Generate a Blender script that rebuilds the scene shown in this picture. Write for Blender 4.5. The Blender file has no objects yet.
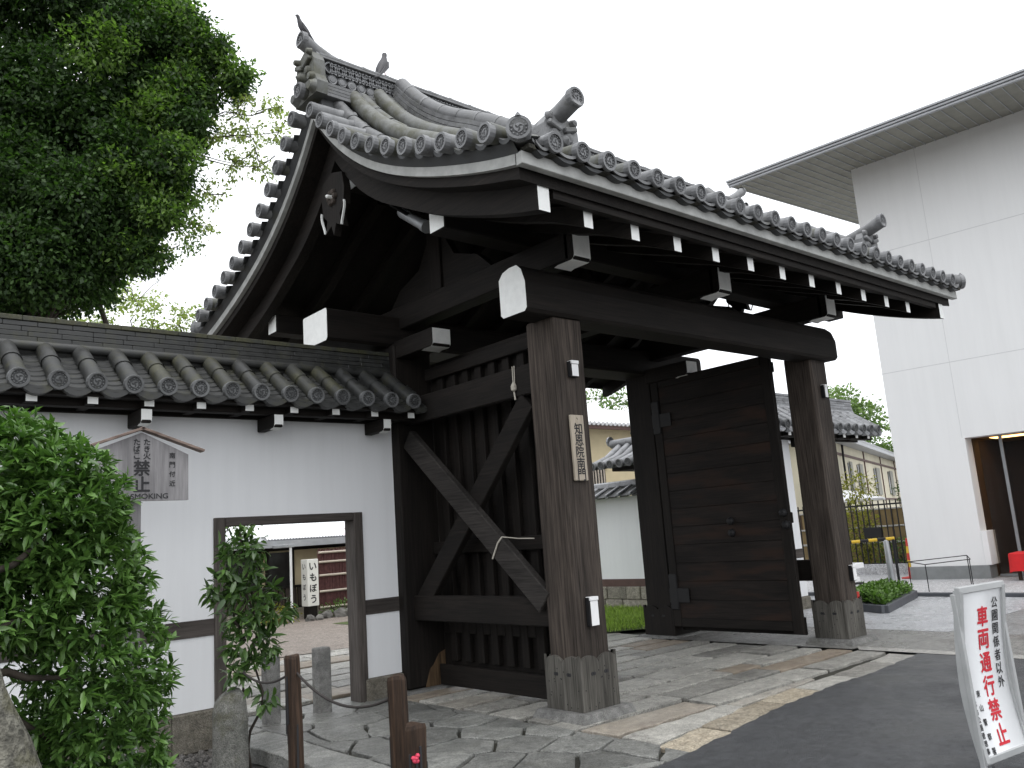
import bpy, bmesh, math, random
import numpy as np
from mathutils import Vector, Matrix, noise as mnoise

random.seed(7)
rng = np.random.default_rng(7)
S = bpy.context.scene
COL = S.collection
rad = math.radians

# ------------------------------------------------------------------ camera
cam = bpy.data.cameras.new('camera')
cam.sensor_width = 36.0
cam.lens = 837.7 / 1024 * 36
cam.clip_start = 0.05
cam.clip_end = 2000
co = bpy.data.objects.new('camera', cam)
COL.objects.link(co)
yaw, pitch, roll = rad(41.2439), rad(10.3087), rad(-4.1038)
fw = Vector((math.sin(yaw) * math.cos(pitch), math.cos(yaw) * math.cos(pitch), math.sin(pitch)))
r0 = Vector((math.cos(yaw), -math.sin(yaw), 0))
u0 = r0.cross(fw)
rt = r0 * math.cos(roll) + u0 * math.sin(roll)
up = -r0 * math.sin(roll) + u0 * math.cos(roll)
m = Matrix.Identity(4)
for i in range(3):
    m[i][0], m[i][1], m[i][2] = rt[i], up[i], -fw[i]
m[0][3], m[1][3], m[2][3] = 0, 0, 1.6
co.matrix_world = m
S.camera = co

# ------------------------------------------------------------------ world, sun, exposure
SUN_EL, SUN_ROT = 72.0, 200.0
w = bpy.data.worlds.new('World')
S.world = w
w.use_nodes = True
nt = w.node_tree
bg = nt.nodes['Background']
sky = nt.nodes.new('ShaderNodeTexSky')
sky.sky_type = 'NISHITA'
sky.sun_disc = False
sky.sun_elevation = rad(SUN_EL)
sky.sun_rotation = rad(SUN_ROT)
sky.dust_density = 6.0
sky.air_density = 1.0
hs = nt.nodes.new('ShaderNodeHueSaturation')       # overcast: the colour of the clear sky is washed out by cloud
hs.inputs['Saturation'].default_value = 0.10
mx = nt.nodes.new('ShaderNodeMix')
mx.data_type = 'RGBA'
mx.inputs['Factor'].default_value = 0.65
nt.links.new(sky.outputs['Color'], hs.inputs['Color'])
nt.links.new(hs.outputs['Color'], mx.inputs['A'])
mx.inputs['B'].default_value = (14.2, 14.6, 15.2, 1)
nt.links.new(mx.outputs['Result'], bg.inputs['Color'])
bg.inputs['Strength'].default_value = 0.12

sl = bpy.data.lights.new('sun', 'SUN')
sl.energy = 0.5
sl.angle = rad(25)
sl.color = (1.0, 0.97, 0.93)
so = bpy.data.objects.new('sun', sl)
COL.objects.link(so)
# direction towards the sun: azimuth measured like the sky texture's rotation
az = rad(SUN_ROT)
sd = Vector((math.sin(az) * math.cos(rad(SUN_EL)), math.cos(az) * math.cos(rad(SUN_EL)), math.sin(rad(SUN_EL))))
so.rotation_euler = sd.to_track_quat('Z', 'Y').to_euler()
so.location = (0, -10, 30)

S.view_settings.view_transform = 'Standard'
S.view_settings.look = 'None'
S.view_settings.exposure = 0.46
S.view_settings.gamma = 1.0
S.render.engine = 'CYCLES'
S.cycles.max_bounces = 6
S.cycles.use_denoising = True

# ------------------------------------------------------------------ materials
MATS = {}


def N(nt, kind, **kw):
    n = nt.nodes.new(kind)
    for k, v in kw.items():
        setattr(n, k, v)
    return n


def base_mat(name, rough=0.7):
    mt = bpy.data.materials.new(name)
    mt.use_nodes = True
    nt = mt.node_tree
    b = nt.nodes['Principled BSDF']
    b.inputs['Roughness'].default_value = rough
    MATS[name] = mt
    return mt, nt, b


def coords(nt, scale=(1, 1, 1)):
    g = N(nt, 'ShaderNodeNewGeometry')
    mp = N(nt, 'ShaderNodeMapping')
    mp.inputs['Scale'].default_value = scale
    nt.links.new(g.outputs['Position'], mp.inputs['Vector'])
    return mp.outputs['Vector'], g


def noise_tex(nt, vec, scale, detail=4, rough=0.6):
    n = N(nt, 'ShaderNodeTexNoise')
    n.inputs['Scale'].default_value = scale
    n.inputs['Detail'].default_value = detail
    n.inputs['Roughness'].default_value = rough
    nt.links.new(vec, n.inputs['Vector'])
    return n.outputs['Fac']


def ramp(nt, fac, stops):
    r = N(nt, 'ShaderNodeValToRGB')
    els = r.color_ramp.elements
    while len(els) < len(stops):
        els.new(0.5)
    for e, (p, c) in zip(els, stops):
        e.position = p
        e.color = (*c, 1) if len(c) == 3 else c
    nt.links.new(fac, r.inputs['Fac'])
    return r.outputs['Color']


def mixc(nt, a, b, fac, blend='MIX'):
    x = N(nt, 'ShaderNodeMix', data_type='RGBA', blend_type=blend)
    for sock, v in (('A', a), ('B', b), ('Factor', fac)):
        if isinstance(v, (int, float)):
            x.inputs[sock].default_value = v
        elif isinstance(v, tuple):
            x.inputs[sock].default_value = (*v, 1)
        else:
            nt.links.new(v, x.inputs[sock])
    return x.outputs['Result']


def bump(nt, b, h, strength=0.3, dist=0.01):
    bp = N(nt, 'ShaderNodeBump')
    bp.inputs['Strength'].default_value = strength
    bp.inputs['Distance'].default_value = dist
    nt.links.new(h, bp.inputs['Height'])
    nt.links.new(bp.outputs['Normal'], b.inputs['Normal'])


def g(v):
    return (v, v, v)


def wood(name, axis, dark, light, rough=0.75, fine=60.0, long=2.0, brown=None):
    mt, nt, b = base_mat(name, rough)
    sc = [fine, fine, fine]
    sc['xyz'.index(axis)] = long
    v, _ = coords(nt, tuple(sc))
    f1 = noise_tex(nt, v, 1.0, 5, 0.65)
    v2, _ = coords(nt, tuple(3.5 if k != 'xyz'.index(axis) else .7 for k in range(3)))
    f2 = noise_tex(nt, v2, 1.0, 4, 0.6)
    c = ramp(nt, f1, [(0.30, dark), (0.72, light)])
    c2 = ramp(nt, f2, [(0.3, g(.45)), (0.75, g(1.25))])
    col = mixc(nt, c, c2, 1.0, 'MULTIPLY')
    if brown:
        f3 = noise_tex(nt, v2, 1.7, 3, 0.5)
        k = ramp(nt, f3, [(0.5, g(0)), (0.68, g(1))])
        col = mixc(nt, col, brown, k)
    nt.links.new(col, b.inputs['Base Color'])
    b.inputs['Specular IOR Level'].default_value = 0.25
    bump(nt, b, f1, 0.5, 0.006)
    return mt


WD, WL = (0.0044, 0.0034, 0.0027), (0.0195, 0.0152, 0.0124)
for ax in 'xyz':
    wood('old_timber_' + ax, ax, WD, WL)
    wood('weathered_timber_' + ax, ax, (0.0155, 0.0115, 0.009), (0.098, 0.079, 0.066))
    wood('plank_timber_' + ax, ax, (0.006, 0.0048, 0.0043), (0.026, 0.0195, 0.0165), brown=(0.029, 0.016, 0.011))
wood('shoe_timber', 'z', (0.045, 0.042, 0.036), (0.165, 0.156, 0.138))
wood('brace_timber', 'y', (0.011, 0.0095, 0.0085), (0.055, 0.049, 0.045))
wood('grey_board_z', 'z', (0.17, .165, .17), (0.31, 0.30, .305), fine=35)
wood('grey_board_x', 'x', (0.13, .09, .075), (0.30, 0.235, .20), fine=35)
wood('log_brown', 'z', (0.009, 0.006, 0.0045), (0.095, 0.058, 0.038), rough=0.65, fine=55, long=3)
wood('pale_plaque', 'z', (0.42, .36, .28), (0.58, .51, .42), fine=50)
wood('door_frame_grey', 'z', (0.04, .034, .03), (0.12, .105, .095), fine=40)
wood('band_grey', 'x', (0.045, .038, .034), (0.115, .10, .092), fine=40)
wood('stained_timber', 'z', (0.045, .028, .016), (0.20, .13, .07), fine=30)


def flat(name, col, rough=0.6, var=0.12, nscale=6.0, metallic=0.0, spec=0.5):
    mt, nt, b = base_mat(name, rough)
    v, _ = coords(nt)
    f = noise_tex(nt, v, nscale, 4, 0.6)
    lo = tuple(c * (1 - var) for c in col)
    hi = tuple(min(1, c * (1 + var)) for c in col)
    nt.links.new(ramp(nt, f, [(0.3, lo), (0.7, hi)]), b.inputs['Base Color'])
    b.inputs['Metallic'].default_value = metallic
    b.inputs['Specular IOR Level'].default_value = spec
    return mt


flat('white_paint', (0.84, 0.85, 0.83), 0.6, 0.06, 12)
flat('verge_paint', (0.40, 0.405, 0.39), 0.7, 0.2, 7)
flat('black_iron', (0.012, 0.012, 0.013), 0.6, 0.2, spec=.3)
flat('ink', (0.02, 0.02, 0.022), 0.8, 0.1)
flat('red_ink', (0.55, 0.015, 0.03), 0.6, 0.05)
flat('sign_white', (0.78, 0.79, 0.80), 0.35, 0.03)
flat('sign_frame', (0.42, 0.43, 0.43), 0.4, 0.08, metallic=0.3)
flat('box_white', (0.80, 0.80, 0.80), 0.4, 0.03)
flat('red_cloth', (0.55, 0.012, 0.015), 0.8, 0.12)
flat('red_paint', (0.50, 0.03, 0.02), 0.5, 0.1)
flat('yellow_paint', (0.62, 0.40, 0.02), 0.5, 0.1)
flat('beige_wall', (0.60, 0.51, 0.33), 0.85, 0.08, 2)
flat('cream_wall', (0.56, 0.52, 0.40), 0.85, 0.08, 1)
flat('dark_window', (0.018, 0.018, 0.017), 0.25, 0.2)
flat('corrugated_white', (0.80, 0.80, 0.82), 0.35, 0.05)
flat('grey_metal', (0.30, 0.31, 0.32), 0.4, 0.1, metallic=0.4)
flat('joint_light', (0.60, 0.60, 0.60), 0.8, 0.05)
flat('fascia_grey', (0.36, 0.37, 0.385), 0.5, 0.1)
flat('foundation_grey', (0.21, 0.22, 0.22), 0.7, 0.12, 5)
flat('soffit_board', (0.24, 0.237, 0.205), 0.7, 0.12, 3)
flat('interior_brown', (0.055, 0.030, 0.018), 0.8, 0.3, 2)
flat('interior_ceiling', (0.40, 0.25, 0.11), 0.7, 0.2)
flat('bird_dark', (0.035, 0.034, 0.038), 0.6, 0.2, 30)
flat('pink_paint', (0.6, 0.05, 0.10), 0.6, 0.1)
flat('twine', (0.45, 0.42, 0.36), 0.9, 0.1)
flat('rope_dark', (0.035, 0.03, 0.028), 0.9, 0.2, 80)
flat('ochre_wall', (0.20, 0.145, 0.07), 0.9, 0.25, 2)
flat('kerb_dark', (0.07, 0.075, 0.085), 0.6, 0.2)
flat('reed_maroon', (0.085, 0.032, 0.030), 0.85, 0.35, 14)
flat('bamboo_pale', (0.48, 0.42, 0.35), 0.6, 0.1)
flat('lantern_white', (0.80, 0.79, 0.74), 0.7, 0.04)
flat('rock', (0.13, 0.125, 0.115), 0.85, 0.5, 5)
flat('band_brown', (0.085, 0.045, 0.038), 0.7, 0.2)
flat('bark', (0.045, 0.036, 0.028), 0.9, 0.4, 14)
flat('parasol_white', (0.80, 0.80, 0.82), 0.7, 0.03)


def glass():
    mt, nt, b = base_mat('tinted_glass', 0.05)
    b.inputs['Base Color'].default_value = (0.02, 0.02, 0.02, 1)
    b.inputs['Alpha'].default_value = 0.35
    b.inputs['Specular IOR Level'].default_value = 0.3


glass()


def tile_mat(name, base, moss=0.0, rough=0.38, r0=0.72, r1=1.25):
    mt, nt, b = base_mat(name, rough)
    v, geo = coords(nt)
    f1 = noise_tex(nt, v, 9.0, 5, 0.65)
    f2 = noise_tex(nt, v, 60.0, 3, 0.6)
    c = ramp(nt, f1, [(0.25, tuple(x * .55 for x in base)), (0.75, tuple(min(1, x * 1.45) for x in base))])
    rnd = N(nt, 'ShaderNodeMapRange')
    rnd.inputs['To Min'].default_value = r0
    rnd.inputs['To Max'].default_value = r1
    nt.links.new(geo.outputs['Random Per Island'], rnd.inputs['Value'])
    col = mixc(nt, c, rnd.outputs['Result'], 1.0, 'MULTIPLY')
    if moss > 0:
        f3 = noise_tex(nt, v, 5.0, 5, 0.7)
        k = ramp(nt, f3, [(0.62 - 0.32 * moss, g(0)), (0.80 - 0.30 * moss, g(min(1, .35 + moss * .6)))])
        mc = ramp(nt, f2, [(0.3, (0.030, 0.031, 0.014)), (0.7, (0.080, 0.078, 0.038))])
        col = mixc(nt, col, mc, k)
    nt.links.new(col, b.inputs['Base Color'])
    rr = ramp(nt, f1, [(0.3, g(rough - .08)), (0.7, g(rough + .25))])
    nt.links.new(rr, b.inputs['Roughness'])
    bump(nt, b, f2, 0.25, 0.003)
    return mt


tile_mat('roof_tile', (0.148, 0.15, 0.153), 0.22, .34)
tile_mat('roof_tile_mossy', (0.115, 0.118, 0.112), 0.62, 0.5)
tile_mat('wall_tile', (0.032, 0.033, 0.032), 0.34, 0.42, .88, 1.1)
tile_mat('wall_tile_mossy', (0.034, 0.035, 0.031), 0.62, 0.5, .88, 1.1)
tile_mat('cap_moss', (0.034, 0.036, 0.034), 0.85, 0.6, .95, 1.05)
tile_mat('lip_tile', (0.040, 0.042, 0.044), 0.2, 0.5, .85, 1.1)  # dark tone paints the shadow under roof tile ends; also wall disc recesses
tile_mat('disc_tile', (0.15, 0.153, 0.158), 0.0, 0.45)
tile_mat('wall_disc', (0.105, 0.108, 0.11), 0.0, 0.5)
tile_mat('disc_recess', (0.075, 0.077, 0.08), 0.0, 0.6)
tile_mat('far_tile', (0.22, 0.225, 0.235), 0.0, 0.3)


def plaster(name, col, streak=0.06):
    mt, nt, b = base_mat(name, 0.85)
    v, _ = coords(nt, (1.4, 1.4, .5))
    f = noise_tex(nt, v, 1.2, 5, 0.6)
    c = ramp(nt, f, [(0.25, tuple(x * (1 - streak) for x in col)), (0.75, col)])
    v2, _ = coords(nt)
    f2 = noise_tex(nt, v2, 40, 3, .5)
    v3, _ = coords(nt, (5, 5, .35))
    f3 = noise_tex(nt, v3, 1.3, 5, .65)
    c = mixc(nt, c, ramp(nt, f3, [(0.35, g(1 - streak * 1.3)), (0.6, g(1))]), 1.0, 'MULTIPLY')
    nt.links.new(c, b.inputs['Base Color'])
    bump(nt, b, f2, 0.08, 0.003)


plaster('plaster', (0.80, 0.81, 0.825), 0.03)
plaster('modern_white', (0.78, 0.78, 0.775), 0.022)


def stone(name, a, c, spk=120.0, rough=0.8, wet=0.0, island=0.0, moss=0.0, tan=0.0):
    mt, nt, b = base_mat(name, rough)
    v, geo = coords(nt)
    f1 = noise_tex(nt, v, 3.0, 5, 0.65)
    f2 = noise_tex(nt, v, spk, 2, 0.7)
    col = ramp(nt, f1, [(0.25, a), (0.75, c)])
    sp = ramp(nt, f2, [(0.35, g(.62)), (0.62, g(1.28))])
    col = mixc(nt, col, sp, 1.0, 'MULTIPLY')
    f4 = noise_tex(nt, v, 14.0, 5, .7)
    col = mixc(nt, col, ramp(nt, f4, [(0.32, g(.62)), (0.68, g(1.22))]), 1.0, 'MULTIPLY')
    if island:
        r = ramp(nt, geo.outputs['Random Per Island'], [(0.0, g(1 - island)), (0.5, g(1)), (1.0, g(1 + island * .8))])
        col = mixc(nt, col, r, 1.0, 'MULTIPLY')
    if tan:
        wn = N(nt, 'ShaderNodeTexWhiteNoise', noise_dimensions='1D')
        nt.links.new(geo.outputs['Random Per Island'], wn.inputs['W'])
        k = ramp(nt, wn.outputs['Value'], [(0.80, g(0)), (0.90, g(tan))])
        tc = ramp(nt, noise_tex(nt, v, 7, 4, .7), [(0.3, (0.21, 0.155, 0.115)), (0.7, (0.40, 0.325, 0.235))])
        col = mixc(nt, col, tc, k)
    if moss:
        k = ramp(nt, noise_tex(nt, v, 4.5, 5, .7), [(0.55, g(0)), (0.72, g(moss))])
        col = mixc(nt, col, (0.085, 0.082, 0.045), k)
    nt.links.new(col, b.inputs['Base Color'])
    if wet:
        fr = noise_tex(nt, v, 1.1, 4, .6)
        nt.links.new(ramp(nt, fr, [(0.4, g(rough - wet)), (0.62, g(rough))]), b.inputs['Roughness'])
    hm = N(nt, 'ShaderNodeMath', operation='ADD')
    nt.links.new(f2, hm.inputs[0])
    nt.links.new(f4, hm.inputs[1])
    bump(nt, b, hm.outputs[0], 0.9, 0.02)
    return mt


stone('granite', (0.16, 0.16, 0.155), (0.30, 0.295, 0.28), 140, .8, moss=.4)
stone('mossy_granite', (0.12, .125, .11), (0.24, .235, .215), 90, .85, moss=.8)
stone('paving_stone', (0.25, 0.242, 0.22), (0.49, 0.475, 0.43), 90, .62, wet=.3, island=.35, tan=.75)
stone('crazy_stone', (0.125, 0.128, 0.12), (0.27, 0.27, 0.252), 70, .6, wet=.3, island=.3, moss=.25)
stone('edge_stone', (0.30, 0.25, 0.18), (0.47, 0.42, 0.33), 60, .7, island=.2, wet=.2)
stone('wall_base_stone', (0.16, 0.145, 0.115), (0.26, 0.24, 0.20), 110, .85, moss=.35)
stone('block_stone', (0.24, 0.22, 0.18), (0.40, 0.37, 0.31), 60, .85, island=.25)
stone('joint_earth', (0.018, 0.018, 0.013), (0.05, 0.047, 0.034), 60, .9)
stone('lawn_soil', (0.05, 0.075, 0.018), (0.10, 0.14, 0.035), 60, .95)
stone('gravel_ground', (0.06, 0.055, 0.048), (0.15, 0.14, 0.125), 30, .9)
stone('pebble', (0.09, 0.085, 0.08), (0.20, 0.19, 0.18), 80, .8, island=.6)
stone('asphalt_wet', (0.044, 0.047, 0.051), (0.076, 0.079, 0.084), 150, .6, wet=.3)
stone('aggregate', (0.14, 0.135, 0.125), (0.25, 0.245, 0.23), 55, .55, wet=.3)
stone('pale_slab', (0.40, 0.41, 0.43), (0.50, 0.51, 0.53), 60, .45, wet=.2)
stone('pale_court', (0.42, 0.42, 0.43), (0.52, 0.52, 0.53), 40, .6)
stone('grey_court', (0.20, 0.20, 0.20), (0.28, 0.28, 0.28), 50, .5, wet=.2)
stone('kerb_pale', (0.33, 0.32, 0.30), (0.45, 0.44, 0.41), 90, .7)
stone('brown_paving', (0.20, 0.165, 0.14), (0.30, 0.26, 0.225), 50, .75)
stone('lichen_bark', (0.06, 0.056, 0.042), (0.20, 0.195, 0.165), 28, .95, moss=.95)


def leaf_mat(name, dark, light, rough=0.4, trans=0.25):
    mt, nt, b = base_mat(name, rough)
    geo = N(nt, 'ShaderNodeNewGeometry')
    c = ramp(nt, geo.outputs['Random Per Island'], [(0.0, dark), (0.75, light), (1.0, tuple(x * 1.35 for x in light))])
    nt.links.new(c, b.inputs['Base Color'])
    tr = N(nt, 'ShaderNodeBsdfTranslucent')
    tc = mixc(nt, c, (1.0, 1.25, 0.55), 1.0, 'MULTIPLY')
    nt.links.new(tc, tr.inputs['Color'])
    ms = N(nt, 'ShaderNodeMixShader')
    ms.inputs['Fac'].default_value = trans
    out = nt.nodes['Material Output']
    nt.links.new(b.outputs['BSDF'], ms.inputs[1])
    nt.links.new(tr.outputs['BSDF'], ms.inputs[2])
    nt.links.new(ms.outputs['Shader'], out.inputs['Surface'])


leaf_mat('osmanthus_leaf', (0.040, 0.094, 0.020), (0.112, 0.21, 0.050), 0.34, 0.25)
leaf_mat('shrub_leaf', (0.03, 0.066, 0.018), (0.08, 0.15, 0.036), 0.36, 0.2)
leaf_mat('tree_leaf', (0.018, 0.042, 0.012), (0.055, 0.108, 0.026), 0.6, 0.45)
leaf_mat('lit_leaf', (0.06, 0.115, 0.022), (0.14, 0.225, 0.05), 0.55, 0.5)  # lighter copy of the tree leaf, light painted into its green
leaf_mat('pale_leaf', (0.16, 0.21, 0.06), (0.30, 0.34, 0.12), 0.6, 0.45)
leaf_mat('mid_leaf', (0.09, 0.15, 0.045), (0.17, 0.25, 0.08), 0.6, 0.35)
leaf_mat('yellow_leaf', (0.16, 0.17, 0.03), (0.30, 0.27, 0.05), 0.6, 0.4)
leaf_mat('hedge_leaf', (0.05, 0.10, 0.02), (0.11, 0.20, 0.04), 0.5, 0.3)
leaf_mat('grass_blade', (0.17, 0.27, 0.04), (0.32, 0.44, 0.09), 0.6, 0.3)


def rock_emit(name, col, strength):
    mt, nt, b = base_mat(name, .5)
    b.inputs['Base Color'].default_value = (*col, 1)
    b.inputs['Emission Color'].default_value = (*col, 1)
    b.inputs['Emission Strength'].default_value = strength


rock_emit('lamp_glow', (1.0, 0.62, 0.25), 3.0)

# ------------------------------------------------------------------ mesh builder
ORG = {}


class MB:
    def __init__(s):
        s.v, s.f, s.m, s.s, s.mats = [], [], [], [], []

    def mi(s, name):
        if name not in s.mats:
            s.mats.append(name)
        return s.mats.index(name)

    def add(s, verts, faces, mat, smooth=False):
        o = len(s.v)
        k = s.mi(mat)
        s.v.extend([tuple(v) for v in verts])
        for f in faces:
            s.f.append(tuple(o + i for i in f))
            s.m.append(k)
            s.s.append(smooth)

    def box(s, lo, hi, mat, bev=0.0):
        c = [(a + b) / 2 for a, b in zip(lo, hi)]
        s.obox(c, [abs(b - a) for a, b in zip(lo, hi)], mat, bev)

    def obox(s, c, size, mat, bev=0.0, R=None):
        hx, hy, hz = [x / 2 for x in size]
        c = Vector(c)
        if bev <= 0:
            vs = [Vector((x * hx, y * hy, z * hz)) for x in (-1, 1) for y in (-1, 1) for z in (-1, 1)]
            fs = [(0, 1, 3, 2), (4, 6, 7, 5), (0, 4, 5, 1), (2, 3, 7, 6), (0, 2, 6, 4), (1, 5, 7, 3)]
        else:
            b = min(bev, hx * .9, hy * .9, hz * .9)
            vs, idx = [], {}
            for x in (-1, 1):
                for y in (-1, 1):
                    for z in (-1, 1):
                        for ax in range(3):
                            p = [x * (hx - b), y * (hy - b), z * (hz - b)]
                            p[ax] += (x, y, z)[ax] * b
                            idx[(x, y, z, ax)] = len(vs)
                            vs.append(Vector(p))
            fs = []
            for ax in range(3):
                for sg in (-1, 1):
                    o1, o2 = [a for a in range(3) if a != ax]
                    q = []
                    for (a, bb) in ((-1, -1), (1, -1), (1, 1), (-1, 1)):
                        k = [0, 0, 0]
                        k[ax], k[o1], k[o2] = sg, a, bb
                        q.append(idx[(*k, ax)])
                    fs.append(tuple(q))
            for ax in range(3):
                o1, o2 = [a for a in range(3) if a != ax]
                for a in (-1, 1):
                    for bb in (-1, 1):
                        k1, k2 = [0, 0, 0], [0, 0, 0]
                        k1[ax], k2[ax] = -1, 1
                        k1[o1] = k2[o1] = a
                        k1[o2] = k2[o2] = bb
                        fs.append((idx[(*k1, o1)], idx[(*k2, o1)], idx[(*k2, o2)], idx[(*k1, o2)]))
            for x in (-1, 1):
                for y in (-1, 1):
                    for z in (-1, 1):
                        fs.append(tuple(idx[(x, y, z, a)] for a in range(3)))
        if R is not None:
            vs = [R @ v for v in vs]
        # face orientation: outward
        cc = [v + c for v in vs]
        ff = []
        for f in fs:
            n = (vs[f[1]] - vs[f[0]]).cross(vs[f[2]] - vs[f[0]])
            ctr = sum((vs[i] for i in f), Vector()) / len(f)
            ff.append(f if n.dot(ctr) >= 0 else tuple(reversed(f)))
        s.add(cc, ff, mat)

    def bar(s, a, b, wd, ht, mat, bev=0.0, upv=(0, 0, 1)):
        a, b = Vector(a), Vector(b)
        d = (b - a)
        L = d.length
        y = d.normalized()
        z = Vector(upv)
        x = y.cross(z).normalized()
        z = x.cross(y).normalized()
        R = Matrix((x, y, z)).transposed()
        s.obox((a + b) / 2, (wd, L, ht), mat, bev, R)

    def tube(s, path, r, mat, n=8, caps=True, smooth=True, a0=0.0, a1=2 * math.pi, upv=(0, 0, 1)):
        path = [Vector(p) for p in path]
        rr = r if isinstance(r, (list, tuple)) else [r] * len(path)
        closed = abs(a1 - a0 - 2 * math.pi) < 1e-6
        k = n if closed else n + 1
        vs = []
        for i, p in enumerate(path):
            t = (path[min(i + 1, len(path) - 1)] - path[max(i - 1, 0)]).normalized()
            z = Vector(upv)
            if abs(t.dot(z)) > 0.97:
                z = Vector((1, 0, 0))
            x = t.cross(z).normalized()
            z = x.cross(t)
            for j in range(k):
                a = a0 + (a1 - a0) * j / n
                vs.append(p + (x * math.cos(a) + z * math.sin(a)) * rr[i])
        fs = []
        for i in range(len(path) - 1):
            for j in range(n if closed else n):
                j2 = (j + 1) % k if closed else j + 1
                fs.append((i * k + j, i * k + j2, (i + 1) * k + j2, (i + 1) * k + j))
        s.add(vs, fs, mat, smooth)
        if caps:
            o = len(path) - 1
            s.add(vs[:k], [tuple(range(k))][::1], mat)
            s.add(vs[o * k:], [tuple(reversed(range(k)))], mat)

    def lathe(s, c, axis, prof, mat, n=16, smooth=False, upv=(0, 0, 1)):
        c, ax = Vector(c), Vector(axis).normalized()
        z = Vector(upv)
        if abs(ax.dot(z)) > .97:
            z = Vector((0, 1, 0))
        x = ax.cross(z).normalized()
        z = x.cross(ax)
        mats = mat if isinstance(mat, list) else [mat] * (len(prof) - 1)
        vs = []
        for (r, h) in prof:
            for j in range(n):
                a = 2 * math.pi * j / n
                vs.append(c + ax * h + (x * math.cos(a) + z * math.sin(a)) * max(r, 1e-4))
        for i in range(len(prof) - 1):
            fs = [(i * n + j, i * n + (j + 1) % n, (i + 1) * n + (j + 1) % n, (i + 1) * n + j) for j in range(n)]
            sub = vs[i * n:(i + 2) * n]
            fs = [tuple(q - i * n for q in f) for f in fs]
            s.add(sub, fs, mats[i], smooth)

    def prism(s, poly, ext, mat, smooth=False, side=None):
        """poly: list of 3-D points (planar), ext: extrusion vector"""
        n = len(poly)
        p = [Vector(q) for q in poly]
        e = Vector(ext)
        nr = Vector()
        for i in range(n):
            nr += p[i].cross(p[(i + 1) % n])
        if nr.dot(e) < 0:
            p = p[::-1]
        vs = p + [q + e for q in p]
        s.add(vs, [tuple(reversed(range(n))), tuple(range(n, 2 * n))], mat)
        s.add(vs, [(i, (i + 1) % n, n + (i + 1) % n, n + i) for i in range(n)], side or mat, smooth)

    def build(s, name, parent=None, weld=False):
        me = bpy.data.meshes.new(name)
        org = ORG.get(parent.name, Vector()) if parent else Vector()
        va = np.array(s.v, dtype=np.float32) - np.array(org, dtype=np.float32)
        me.from_pydata(va.tolist(), [], s.f)
        for mname in s.mats:
            me.materials.append(MATS[mname])
        me.polygons.foreach_set('material_index', s.m)
        me.polygons.foreach_set('use_smooth', s.s)
        me.update()
        o = bpy.data.objects.new(name, me)
        COL.objects.link(o)
        if parent:
            o.parent = parent
        ORG[o.name] = org
        return o


def tag(o, label=None, cat=None, group=None, kind=None):
    if label:
        o['label'] = label
    if cat:
        o['category'] = cat
    if group:
        o['group'] = group
    if kind:
        o['kind'] = kind
    return o


def thing(name, label, cat, loc=(0, 0, 0), group=None):
    o = bpy.data.objects.new(name, None)
    o.empty_display_size = 0.2
    COL.objects.link(o)
    o.location = loc
    ORG[o.name] = Vector(loc)
    return tag(o, label, cat, group)


def one(mb, name, label, cat, group=None):
    return tag(mb.build(name), label, cat, group)


def copy_tree(o, parent=None):
    c = o.copy()
    COL.objects.link(c)
    if parent:
        c.parent = parent
    for ch in list(o.children):
        copy_tree(ch, c)
    return c


# ------------------------------------------------------------------ lettering
def text_verts(body, size=1.0):
    cu = bpy.data.curves.new('lettering', 'FONT')
    cu.body = body
    cu.size = size
    cu.align_x = 'CENTER'
    cu.align_y = 'CENTER'
    cu.resolution_u = 3
    o = bpy.data.objects.new('lettering', cu)
    COL.objects.link(o)
    dg = bpy.context.evaluated_depsgraph_get()
    me = bpy.data.meshes.new_from_object(o.evaluated_get(dg))
    vs = [v.co.copy() for v in me.vertices]
    fs = [tuple(p.vertices) for p in me.polygons]
    bpy.data.objects.remove(o)
    bpy.data.curves.remove(cu)
    bpy.data.meshes.remove(me)
    return vs, fs


_tc = {}


def glyph(mb, ch, c, right, upv, size, mat, bold=0.0, sx=1.0, fit=None):
    """one character (or a word) centred on c, in the plane right/up"""
    if ch not in _tc:
        _tc[ch] = text_verts(ch, 1.0)
    vs, fs = _tc[ch]
    if not vs:
        return
    xs = [v.x for v in vs]
    ys = [v.y for v in vs]
    cx, cy = (min(xs) + max(xs)) / 2, (min(ys) + max(ys)) / 2
    ww, hh = max(xs) - min(xs), max(ys) - min(ys)
    if fit:
        kx, ky = fit[0] / max(ww, 1e-3), fit[1] / max(hh, 1e-3)
    else:
        kx = ky = size / max(ww, hh, 1e-3)
    c, right, upv = Vector(c), Vector(right).normalized(), Vector(upv).normalized()
    nrm = right.cross(upv)
    offs = [(0, 0)] if not bold else [(0, 0), (bold, 0), (-bold, 0), (0, bold), (0, -bold)]
    for q, (ox, oy) in enumerate(offs):
        mb.add([c + right * ((v.x - cx) * kx * sx + ox) + upv * ((v.y - cy) * ky + oy) + nrm * (0.0003 * q) for v in vs], fs, mat)


def column(mb, txt, top, right, upv, size, pitch_, mat, bold=0.0, sx=1.0):
    c = Vector(top)
    u = Vector(upv).normalized()
    for k, ch in enumerate(txt):
        if ch != ' ':
            sz = size * (0.86 if ch in 'たきばこいもぼう' else 1.0)
            glyph(mb, ch, c - u * (pitch_ * k), right, upv, sz, mat, bold, sx)


# ------------------------------------------------------------------ leaves
def frames(d):
    d = d / np.linalg.norm(d, axis=1, keepdims=True)
    a = np.where(np.abs(d[:, 2:3]) > .9, np.array([[1., 0, 0]]), np.array([[0., 0, 1.]]))
    r = np.cross(d, a)
    r /= np.linalg.norm(r, axis=1, keepdims=True)
    return d, r, np.cross(r, d)


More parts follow.
